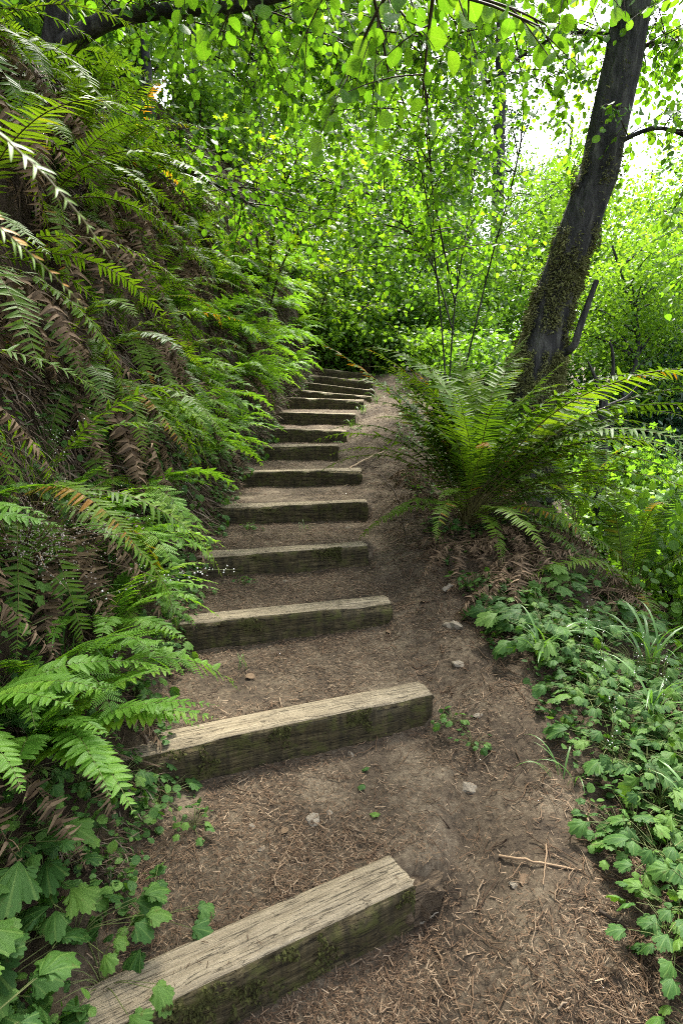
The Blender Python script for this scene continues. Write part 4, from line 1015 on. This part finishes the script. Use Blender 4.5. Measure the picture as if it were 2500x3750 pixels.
for x, y, sc in [(3.1, 5.0, 0.8), (3.9, 5.8, 0.9), (2.6, 4.0, 0.7), (4.6, 7.0, 1.0), (3.8, 7.4, 0.9), (5.6, 8.2, 1.1), (2.9, 6.0, 0.6), (5.2, 6.2, 1.0), (2.4, 3.2, 0.6), (6.6, 9.6, 1.2)]:
    put_shrub(random.choice(['bright', 'maple']), x, y, sc, 'one of the bright green shrubs on the slope below the big fern', 'bright shrubs on the right slope')
for k, (x, y, sc, kd) in enumerate([(-2.7, 6.4, .7, 'bright'), (-3.2, 7.6, .8, 'maple'), (-3.0, 9.0, .9, 'bright'), (-3.8, 10.2, 1.0, 'thick'), (-2.5, 10.8, .9, 'bright'), (-4.2, 8.4, 1.0, 'thick'), (-2.2, 12.0, .9, 'bright'), (-3.7, 6.6, .9, 'bright'), (-3.6, 5.4, .8, 'maple'), (-4.6, 10.8, 1.3, 'thick'), (-5.2, 7.8, 1.2, 'thick')]):
    put_shrub(kd, x, y, sc, 'one of the leafy shrubs along the crest of the left bank', 'shrubs along the bank crest')
for x, y, sc in [(-0.55, 12.9, .62), (0.25, 12.9, .6), (1.0, 12.7, .62), (0.6, 13.3, .75), (-0.1, 13.4, .8), (1.6, 12.2, .6), (-1.2, 12.7, .7), (-0.3, 12.4, .8), (0.45, 12.35, .75), (0.1, 12.7, 1.0), (0.9, 13.1, 1.0), (-0.8, 13.2, 1.0)]:
    put_shrub('maple', x, y, sc, 'one of the low leafy shrubs just behind the top step', 'low shrubs behind the top step')
put_shrub('dark', 6.5, 12.0, 1.2, 'dark blue-green evergreen shrub at the right edge above the bright ones', None)
put_shrub('dark', 8.2, 13.5, 1.35, 'larger dark evergreen shrub behind, half cut off by the right edge', None)

# bare snag right of the leaning tree
x, y = 2.72, 6.0; z = gz(x, y) - .1
e = thing('dead_snag', 'bare forked dead stump with thin branches right of the leaning tree', 'snag', (x, y, z))
limb_part(e, [(x, y, z), (x + .02, y, z + .5), (2.72, y, 1.55), (2.68, y, 1.85)], 0.085, 0.035, name='trunk')
for pts in ([(2.70, y, 1.7), (2.60, y, 1.95), (2.52, y, 2.1)], [(2.70, y, 1.75), (2.78, y, 1.95), (2.76, y, 2.2), (2.72, y, 2.3)], [(2.74, y, 1.65), (2.95, y, 1.75), (3.12, y, 1.95)]):
    limb_part(e, pts, 0.025, 0.008, 9, 6, 'branch')

# ------------------------------------------------------------------ lobed herbs
LH = [leaf_mesh('herb_leaf', T_herb, M['herb']), leaf_mesh('herb_leaf', T_herb_b, M['herb']), leaf_mesh('herb_leaf', tmpl_lobed(3, 0.34, 5, 0.14, 61, 310, 0.16, 0.8), M['herb'])]
def herb_proto(seed, n, spread, h, leaf):
    g = np.random.default_rng(seed); st = MB(); lv = []
    for k in range(n):
        az = g.uniform(0, 6.28); r = spread * math.sqrt(g.uniform(0.02, 1)); z = h * g.uniform(0.45, 1.0) * (1 - 0.45 * r / spread)
        tip = np.array([r * math.cos(az), r * math.sin(az), z]); out = np.array([math.cos(az), math.sin(az), 0])
        P = smooth_path([(0, 0, -0.02), tip * np.array([.35, .35, .7]), tip], 7); tube(st, P, np.linspace(0.0022, 0.0013, 7), 4, .5, cap=False)
        ax = out + g.normal(0, .35, 3) * np.array([1, 1, .4]) + np.array([0, 0, -0.25]); nn = np.array([0, 0, 1.0]) + g.normal(0, .38, 3) + out * 0.15
        lv.append((int(g.integers(3)), leaf_matrix(tip, ax, nn, leaf * g.uniform(.4, 1.3))))
    return st.mesh('stalks', M['stem']), lv
HP = [herb_proto(60 + k, 19 + k, 0.17, 0.15, 0.056) for k in range(5)]
HPb = [herb_proto(70 + k, 15, 0.20, 0.17, 0.095) for k in range(3)]
def put_herb(x, y, sc, label, group, big=False, z=None, lean=0.0):
    e = thing('lobed_herb', label, 'plant', (x, y, gz(x, y) if z is None else z), group, random.uniform(0, 6.28)); e.scale = (sc,) * 3
    if lean: e.rotation_euler = (0, lean, random.uniform(-.6, .6))
    st, lv = random.choice(HPb if big else HP); tag(link('stalks', st, e), kind='stuff')
    for m, mt in lv: link('leaf', LH[m], e, mt)
for x, y, sc in [(-0.80, 1.02, 1.0), (-0.62, 0.94, 0.8), (-0.92, 1.22, 1.1), (-0.72, 1.30, 0.95), (-0.99, 1.0, 1.1), (-0.56, 1.42, 0.75), (-0.75, 0.88, 1.0), (-0.66, 1.12, 0.8), (-0.84, 1.4, 0.9), (-1.1, 1.35, 1.1), (-0.9, 0.82, 1.1), (-1.12, 1.1, 1.1), (-0.7, 0.98, 1.0), (-0.85, 1.12, 1.0), (-0.62, 1.24, .8), (-0.95, 1.38, 1.1)]:
    put_herb(x, y, sc, 'one of the large lobed leafy plants in the bottom left corner', 'large herbs bottom left', True)
for k in range(60):
    y = random.uniform(1.7, 7.5); dx = abs(random.gauss(0.05, 0.10)) - 0.02
    x = float(xl(y)) - dx
    put_herb(x, y, random.uniform(0.55, 0.95), 'one of the small lobed plants along the left edge of the steps', 'herbs along the left edge of the steps', lean=R(18))
for k in range(95):
    y = random.uniform(1.3, 5.0); p = bank_pt(y, random.uniform(0.12, 1.25))
    put_herb(p[0] + .03, p[1], random.uniform(0.4, 0.9), 'one of the lobed plants growing up the lower left bank', 'herbs on the lower left bank', z=p[2] - .01, lean=R(40))
for k in range(105):
    y = random.uniform(0.95, 3.4); x = float(xr(y)) + 0.14 + abs(random.gauss(0.0, 0.36)) + 0.10 * max(0, 1.5 - abs(y - 2.4)) - (0.20 if y < 1.75 else 0)
    put_herb(x, y, random.uniform(0.75, 1.15), 'one of the lobed plants in the green carpet along the right edge of the path', 'herbs along the right edge of the path', random.random() < 0.3)
for x, y, sc, lb in [(0.50, 2.36, 0.55, 'small lobed plant sprouting at the right end of the second step'), (0.56, 2.22, 0.5, 'tiny two-leaved plant on the dirt below the second step end'), (-0.52, 1.78, 0.5, 'lone lobed plant at the foot of the second step, left side'),
                     (-0.62, 3.5, 0.5, 'small plant on the tread below the fourth step, left side'), (-0.72, 4.4, 0.55, 'dark-leaved plant at the left foot of the fifth step'), (-0.05, 6.95, 0.35, 'small sprout at the right end of the seventh step'), (0.22, 7.5, 0.4, 'small sprout by the right end of the eighth step'), (0.95, 3.2, 0.8, 'shaded lobed plant under the drooping fronds of the big fern'), (0.8, 3.45, 0.7, 'lobed plant at the foot of the big fern facing the path')]:
    put_herb(x, y, sc, lb, None)

for k in range(26):
    y = random.uniform(3.2, 6.5); x = float(xr(y)) + random.uniform(0.15, 1.6)
    put_herb(x, y, random.uniform(.6, 1.0), 'one of the shaded lobed plants scattered around the foot of the huge fern', 'herbs around the huge fern')
# ------------------------------------------------------------------ grass, flower stalks
def blade_mesh(L, bend, w, seed):
    g = np.random.default_rng(seed); n = 9; s = np.linspace(0, 1, n)
    el = np.radians(80 - bend * s ** 1.3); T_ = np.stack([np.cos(el), np.zeros(n), np.sin(el)], 1)
    P = np.vstack([[0, 0, 0], np.cumsum(T_[:-1] * L / (n - 1), axis=0)]); ww = w * np.interp(s, [0, .3, .8, 1], [.6, 1, .7, .02])
    off = np.array([0, 1.0, 0]); V_ = np.stack([P - off * ww[:, None], P + np.array([0, 0, -1]) * (ww * .35)[:, None], P + off * ww[:, None]], 1).reshape(-1, 3)
    F = []
    for k in range(n - 1):
        for q in (0, 1): F.append((3 * k + q, 3 * k + q + 1, 3 * k + 4 + q, 3 * k + 3 + q))
    mb = MB(); mb.add(V_, F, np.tile([[.1, .5], [.5, .5], [.9, .5]], (n, 1)), .5); return mb.mesh('grass_blade', M['grass'])
BL = [blade_mesh(*a) for a in ((.32, 110, .0045, 1), (.40, 130, .005, 2), (.25, 70, .004, 3), (.36, 95, .0075, 4))]
def tuft(x, y, n, sc, label, z=None):
    e = thing('grass_tuft', label, 'grass', (x, y, gz(x, y) if z is None else z), 'grass tufts')
    for k in range(n):
        mt = Matrix.Translation((random.gauss(0, .02), random.gauss(0, .02), -.01)) @ Euler((0, R(random.uniform(-15, 20)), random.uniform(0, 6.28))).to_matrix().to_4x4() @ Matrix.Scale(sc * random.uniform(.6, 1.15), 4)
        link('blade', random.choice(BL), e, mt)
for x, y, n, sc, lb in [(0.86, 1.98, 9, .75, 'grass tuft with a broad bent blade at the path edge on the right'), (0.98, 2.62, 16, 1.1, 'arching grass tuft below the big fern'), (1.30, 2.2, 14, 1.2, 'tall grass tuft among the herbs at the right edge'), (1.5, 2.6, 16, 1.3, 'tall bright grass at the right edge under the fern fronds'), (1.22, 1.72, 10, .9, 'grass blades among herbs low on the right edge'), (0.30, 8.3, 14, .8, 'grass growing beside the right end of the tenth step'), (0.55, 9.1, 14, .9, 'grass clump on the dirt beyond the upper step ends'), (-0.28, 4.42, 10, .35, 'tiny grass tuft in front of the fifth step'), (-0.9, 2.9, 10, .8, 'thin grass among ferns left of the third step'), (-1.25, 3.3, 12, 1.0, 'fine drooping grass on the lower bank'), (0.12, 7.55, 9, .6, 'grass sprig at the right end of the eighth step'), (-0.50, 2.68, 5, .5, 'few thin blades at the left foot of the third step')]:
    tuft(x, y, n, sc, lb)
for k in range(12):
    y = random.uniform(1.5, 4.2); p = bank_pt(y, random.uniform(.25, 1.2))
    tuft(p[0] + .02, y, 9, random.uniform(.7, 1.1), 'one of the fine grass tufts tangled on the lower left bank', p[2])
T_fl = (np.array([[1, 0, 0], [-.5, .87, 0], [-.5, -.87, 0], [0, 0, 1.1], [0, 0, -.8]]), np.array([[0, 1, 3], [1, 2, 3], [2, 0, 3], [1, 0, 4], [2, 1, 4], [0, 2, 4]]), np.zeros((5, 2)))
def stalk(p, d, L, label, mat='petal', grav=.5, nfl=18, group='thin flower stalks', fl=.0030):
    P = droop_path((0, 0, 0), d, L, 14, grav, .1)
    e = thing('flower_stalk', label, 'flower', tuple(p), group)
    mb = MB(); tube(mb, P, np.linspace(.0020, .0009, 14), 4, cap=False); mb.build('stalk', M['stem'], e)
    t = rng.uniform(.35, .999, nfl) * 13; k = t.astype(int); pos = P[k] + (P[k + 1] - P[k]) * (t - k)[:, None] + rng.normal(0, .009, (nfl, 3))
    mb = MB(); place(mb, T_fl, pos, rng.normal(size=(nfl, 3)), rng.normal(size=(nfl, 3)), fl * rng.uniform(.6, 1.3, nfl), rng.random(nfl)); tag(mb.build('blossoms', M[mat], e), kind='stuff')
stalk((-1.12, 1.70, gz(-1.12, 1.70) + .02), (1.0, .95, .55), 0.92, 'long thin stalk with white blossoms leaning across the third step', grav=.75, nfl=44, fl=.0042)
for k in range(16):
    y = random.uniform(1.5, 4.5); p = bank_pt(y, random.uniform(.25, 1.0))
    stalk(p, (random.uniform(.1, .6), random.uniform(-.5, .3), 1.0), random.uniform(.3, .5), 'one of the thin white-flowered stalks on the lower left bank', group='flower stalks on the left bank')
for k in range(6):
    y = random.uniform(1.7, 2.7); x = float(xr(y)) + random.uniform(.2, .6)
    stalk((x, y, gz(x, y)), (random.uniform(-.2, .2), random.uniform(-.2, .2), 1.0), random.uniform(.25, .4), 'one of the thin white-flowered stalks above the herbs on the right', group='flower stalks on the right')
# dried flower bush at the left edge
p = bank_pt(1.95, 0.78)
e = thing('dried_flower_bush', 'dried brown bush with tiny grey-white blossoms at the left edge', 'bush', tuple(p))
mb = MB(); fl = MB()
for k in range(30):
    P = droop_path((0, 0, 0), (random.uniform(.1, 1), random.uniform(-1, .5), random.uniform(.2, 1.0)), random.uniform(.3, .55), 9, 1.6, .25); tube(mb, P, np.linspace(.0025, .001, 9), 4, rng.random(), cap=False)
    n = 22; t = rng.uniform(.3, .999, n) * 8; q = t.astype(int); pos = P[q] + (P[q + 1] - P[q]) * (t - q)[:, None] + rng.normal(0, .016, (n, 3))
    place(fl, T_fl, pos, rng.normal(size=(n, 3)), rng.normal(size=(n, 3)), .0035 * rng.uniform(.6, 1.4, n), rng.random(n))
mb.build('stems', M['dead'], e)['kind'] = 'stuff'; fl.build('blossoms', M['dryflower'], e)['kind'] = 'stuff'

# ------------------------------------------------------------------ thatch on the bank
T_sl = (np.array([[-.5, 0, 0], [.5, 0, 0], [.35, 1, 0], [-.35, 1, 0]]), np.array([[0, 1, 2], [0, 2, 3]]), np.zeros((4, 2)))
T_sliver = (np.array([[-.05, 0, 0], [.05, 0, 0], [.06, .5, .05], [-.06, .5, .05], [0, 1, -.02]]), np.array([[0, 1, 2], [0, 2, 3], [3, 2, 4]]), np.zeros((5, 2)))
n = 70000
yy = 1.5 + 10 * rng.random(n) ** 1.5; xx = xl(yy) - 0.05 - 2.0 * rng.random(n) ** 1.2
zz = ground_z(xx, yy)
ex = .04
gxn = (ground_z(xx + ex, yy) - zz) / ex; gyn = (ground_z(xx, yy + ex) - zz) / ex
Nn = nrm(np.stack([-gxn, -gyn, np.ones(n)], 1))
down = nrm(np.array([0, 0, -1.0]) - Nn * (-Nn[:, 2:3]) + rng.normal(0, .35, (n, 3)))
keep = fbm(xx * 2, yy * 2, zz * 2, 3) > -0.25
mb = MB(); place(mb, (T_sliver[0] * np.array([.55, 1, 1]), T_sliver[1], T_sliver[2]), (np.stack([xx, yy, zz], 1) + Nn * rng.uniform(0, .07, (n, 1)))[keep], (down + Nn * rng.uniform(-.1, .45, (n, 1)))[keep], (Nn + rng.normal(0, .4, (n, 3)))[keep], (rng.uniform(.05, .20, n) * sstep(0.5, 3.5, yy))[keep], rng.random(n)[keep])
tag(mb.build('dry_thatch', M['thatch']), 'dry brown dead fern thatch covering the steep left bank', 'thatch', kind='stuff')
# small green seedlings over the bank foot and the right slope
n = 30000
side = rng.random(n) < 0.6
yy = 1.0 + 10.5 * rng.random(n) ** 1.3
xx = np.where(side, xl(yy) - 0.02 - 1.3 * rng.random(n) ** 1.3, xr(yy) + 0.08 + 2.5 * rng.random(n) ** 1.3)
keep = fbm(xx * 3, yy * 3, 4.4, 3) > -0.05
xx, yy, side = xx[keep], yy[keep], side[keep]; n = len(xx)
pos = np.stack([xx, yy, ground_z(xx, yy) + rng.uniform(0, .06, n)], 1)
pos[:, 0] += np.where(side, rng.uniform(0, .08, n), 0)
mb = MB(); place(mb, T_hazel_lo, pos, rng.normal(size=(n, 3)) * np.array([1, 1, .4]), rng.normal(0, .35, (n, 3)) + np.array([0.2, 0, 1.0]), rng.uniform(.015, .04, n), rng.random(n))
tag(mb.build('ground_cover', M['herb']), 'small green seedlings scattered on the bank foot and right slope', 'ground cover', kind='stuff')

# ------------------------------------------------------------------ litter on the path
n = 360000
yy = 0.75 + 10.5 * rng.random(n) ** 2.2; t = rng.random(n)
xx = xl(yy) - 0.05 + (xr(yy) + 0.75 - xl(yy)) * t
def on_timber(x, y):
    r = np.zeros(len(x), bool)
    for k in range(14):
        l = yc[k] + slope[k] * (x - xc[k]); r |= (y > l - .012) & (y < l + .165) & (x < sx1[k] + .01)
    return r
ot = on_timber(xx, yy)
dens = fbm(xx * 1.8, yy * 1.8, 6.6, 3)
keep = ~ot & (rng.random(n) < np.clip(0.8 + 0.9 * dens, 0.12, 1))
xx, yy = xx[keep], yy[keep]; n = len(xx)
ln = rng.uniform(.006, .024, n) * np.where(rng.random(n) < .03, 1.8, 1)
pos = np.stack([xx, yy, ground_z(xx, yy) + rng.uniform(.003, .012, n)], 1)
ax = np.stack([rng.normal(size=n), rng.normal(size=n), rng.normal(0, .12, n)], 1)
T_needle = (np.array([[-.06, 0, 0], [.06, 0, 0], [.036, 1, .04], [-.036, 1, .04]]), np.array([[0, 1, 2], [0, 2, 3]]), np.zeros((4, 2)))
mb = MB(); place(mb, T_needle, pos, ax, np.array([0, 0, 1.]) + rng.normal(0, .25, (n, 3)), ln, np.clip(rng.beta(1.2, 1.6, n), 0, 1))
tag(mb.build('needle_litter', M['litter']), 'brown needles and chips scattered over the path', 'litter', kind='stuff')
# broken twigs and stalk bits, thickest along the right edge below the ferns
n = 1500
yy = 1.0 + 7.5 * rng.random(n) ** 1.6; xx = np.where(rng.random(n) < 0.7, xr(yy) + rng.normal(0.0, 0.22, n), xl(yy) + (xr(yy) - xl(yy)) * rng.random(n))
keep = ~on_timber(xx, yy) & (xx > xl(yy)); xx, yy = xx[keep], yy[keep]
mb = MB()
for x_, y_ in zip(xx, yy):
    l_ = rng.uniform(.03, .13); a_ = rng.uniform(0, 6.28); q = np.linspace(-.5, .5, 5)[:, None] * l_ * np.array([[math.cos(a_), math.sin(a_), 0]]) + rng.normal(0, .004, (5, 3))
    q[:, 0] += x_; q[:, 1] += y_; q[:, 2] = ground_z(q[:, 0], q[:, 1]) + .006 + np.abs(q[:, 2]) * 1.5
    tube(mb, q, np.linspace(.0022, .0010, 5) * rng.uniform(.6, 1.6), 4, rng.beta(1.3, 1.8), cap=False)
tag(mb.build('twig_litter', M['litter']), 'thin broken twigs and stalks strewn along the path edges', 'litter', kind='stuff')
# a few needles on the step tops
mb = MB()
for k in range(5):
    x0, y0, x1, y1, z0, z1 = ST[k]; n = 34
    u = rng.uniform(.1, .98, n); w = rng.uniform(.02, .14, n); yaw = math.atan2(y1 - y0, x1 - x0)
    px = x0 + (x1 - x0) * u - math.sin(yaw) * w; py = y0 + (y1 - y0) * u + math.cos(yaw) * w
    pos = np.stack([px, py, np.full(n, 0) + z0 + (z1 - z0) * u + .008], 1)
    place(mb, T_needle, pos, np.stack([rng.normal(size=n), rng.normal(size=n), np.zeros(n)], 1), np.array([0, 0, 1.]) + rng.normal(0, .1, (n, 3)), rng.uniform(.008, .022, n), rng.uniform(0, .35, n))
tag(mb.build('needles_on_steps', M['litter']), 'dark needles lying on the pale tops of the steps', 'litter', kind='stuff')

# ------------------------------------------------------------------ stones, twigs, fallen leaves
import bmesh
def stone(x, y, s, label, flat=.6):
    bm = bmesh.new(); bmesh.ops.create_icosphere(bm, subdivisions=2, radius=1.0)
    o = random.uniform(0, 50)
    for v in bm.verts:
        c = v.co.normalized(); k = 1 + .42 * float(fbm(c.x * 1.3 + o, c.y * 1.3, c.z * 1.3, 3)); v.co = Vector((c.x * 1.2 * k, c.y * .85 * k, c.z * flat * k))
    me = bpy.data.meshes.new('stone'); bm.to_mesh(me); bm.free(); me.materials.append(M['stone'])
    for p in me.polygons: p.use_smooth = False
    ob = link('stone', me); ob.location = (x, y, gz(x, y) - s * .08); ob.scale = (s,) * 3; ob.rotation_euler = (0, 0, random.uniform(0, 6.28)); tag(ob, label, 'stone', 'stones on the path')
import sys
sys.setrecursionlimit(10000)
def px_ground(px, py, it=60):
    """ground point seen at a 1568-wide picture position (used only to read places off the photograph)"""
    x = (px * 1.5944 - 1250) / 2083; y = (1875 - py * 1.5944) / 2083
    d = np.array([x, math.cos(PITCH) + y * math.sin(PITCH), -math.sin(PITCH) + y * math.cos(PITCH)])
    t = np.linspace(.5, 14, 1500); P = np.array([0, 0, CAMZ]) + t[:, None] * d
    k = int(np.argmax(P[:, 2] < ground_z(P[:, 0], P[:, 1]))); return float(P[k, 0]), float(P[k, 1])
for px, py, s, lb in [(1078, 1815, .034, 'pale angular stone standing right of the second step'), (720, 1885, .026, 'white stone on the dirt between the first two steps'), (578, 1903, .014, 'small flat stone left of the white stone'), (805, 1733, .016, 'small stone against the foot of the second step'), (1100, 1645, .020, 'pale stone by the plant at the second step end'), (1040, 1438, .05, 'flat buried stone under the dead fronds right of the third step'), (1180, 2035, .014, 'small tan stone right of the nearest step'), (1050, 1527, .03, 'half-buried stone right of the third step end'), (798, 1213, .02, 'small stone on the tread below the fifth step'), (600, 1950, .012, 'tiny pale pebble between the first two steps'), (755, 1868, .012, 'tiny pebble beside the white stone'), (655, 1335, .016, 'pebble on the tread below the fourth step')]:
    x, y = px_ground(px, py); stone(x, y, s, lb)
def stick(pts, r, label, mat='dead'):
    w = [(*px_ground(*p),) for p in pts]
    Q3 = np.array([(x, y, gz(x, y) + r * 1.2 + .004) for x, y in w]); b = Q3[0].copy()
    mb = MB(); tube(mb, smooth_path(Q3, 12) - b + rng.normal(0, r * .4, (12, 3)), np.linspace(r, r * .5, 12), 6, random.uniform(.5, 1), rough=.1)
    o = mb.build('fallen_twig', M[mat]); o.location = b; tag(o, label, 'twig', 'fallen twigs')
for pts, r, lb, mt in [([(1145, 1972), (1230, 1990), (1335, 2003)], .005, 'straight brown twig lying crosswise right of the nearest step', 'dead'), ([(625, 2030), (660, 1960), (700, 1880)], .0028, 'long thin straw between the first two steps', 'dead'), ([(1255, 1945), (1250, 2000), (1245, 2040)], .0035, 'short straw crossing the straight twig', 'dead'), ([(1000, 2180), (1030, 2260), (1060, 2345)], .0035, 'reddish stem at the bottom of the picture', 'dead'), ([(1375, 2105), (1440, 2140)], .006, 'grey stick in the lower right', 'twig'), ([(965, 2130), (1005, 2105)], .004, 'pale forked twig touching the rotten step end', 'stone'), ([(1020, 1365), (1055, 1340)], .016, 'short pale broken branch under the big fern', 'stone'), ([(870, 1090), (905, 1130), (925, 1200), (935, 1260)], .005, 'dark root running down beside the fifth step', 'twig'), ([(850, 1075), (905, 1078)], .005, 'thin root crossing the dirt at the sixth step end', 'twig'), ([(800, 1085), (880, 1040)], .012, 'pale exposed root in the dirt beside the seventh step', 'litter')]:
    stick(pts, r, lb, mt)
FLm = leaf_mesh('fallen_leaf', T_mapl, M['dead']); FLg = leaf_mesh('fallen_leaf', T_herb, M['herb']); FLh = leaf_mesh('fallen_leaf', T_hazel, M['dead'])
for px, py, s, me, lb in [(838, 1780, .03, FLg, 'small green leaf lying below the second step'), (875, 1880, .035, FLg, 'pale green leaf lying right of the white stone'), (835, 1808, .03, FLg, 'second small green leaf lying below the second step'), (400, 1555, .05, FLh, 'yellow-brown leaf at the left foot of the third step'), (565, 1558, .04, FLh, 'dry leaf lying on the tread below the third step'), (960, 1385, .05, FLm, 'dry leaf on the dirt beside the third step end'), (1030, 1440, .05, FLm, 'dry leaf by the flat buried stone'), (660, 1910, .025, FLh, 'orange-brown leaf bit left of the white stone'), (1190, 2030, .04, FLh, 'curled tan leaf right of the nearest step'), (885, 1455, .04, FLh, 'dry leaf below the right end of the third step')]:
    x, y = px_ground(px, py); ob = link('fallen_leaf', me); ob.matrix_local = leaf_matrix(np.array([x, y, gz(x, y) + .012]), rng.normal(size=3) * np.array([1, 1, .1]), np.array([0, 0, 1.]) + rng.normal(0, .2, 3), s * 1.2); tag(ob, lb, 'leaf', 'fallen leaves')

# ------------------------------------------------------------------ labels that count along look-alikes
ORD = ['first', 'second', 'third', 'fourth', 'fifth', 'sixth', 'seventh', 'eighth', 'ninth', 'tenth', 'eleventh', 'twelfth', 'thirteenth', 'fourteenth', 'fifteenth', 'sixteenth']
def count_labels(key, base, tail='from the left', fn=None):
    obs = [o for o in C.objects if o.parent is None and str(o.get('label', '')).startswith(key)]
    obs.sort(key=fn or (lambda o: o.location.x / max(o.location.y, .3)))
    for k, o in enumerate(obs): o['label'] = base + ', ' + ORD[k] + ' ' + tail
for key, base in [('one of the pale sunlit trees down', 'pale sunlit tree down in the valley on the right'), ('one of the dense dark shrubs', 'dense dark shrub beyond the top step'), ('one of the leafy trees on the hillside', 'leafy tree on the hillside above the left bank'),
                  ('one of the shaded trees in the thicket', 'shaded tree in the thicket beyond the top step'), ('one of the leafy shrubs growing between', 'leafy shrub between the huge fern and the thicket'), ('one of the bright green shrubs on the slope', 'bright green shrub on the slope below the huge fern'),
                  ('one of the leafy shrubs along the crest', 'leafy shrub along the crest of the left bank'), ('one of the low leafy shrubs just behind', 'low leafy shrub just behind the top step'), ('one of the pale conifers', 'pale conifer with flat drooping sprays on the right'),
                  ('one of the large lobed leafy plants in the bottom', 'large lobed leafy plant in the bottom left corner'), ('one of the small brown heaps', 'small brown heap of dead fronds around the huge fern')]:
    count_labels(key, base)
count_labels('one of the sword ferns along the upper bank', 'sword fern on the upper bank beside the upper steps', 'up the slope', lambda o: o.location.y)
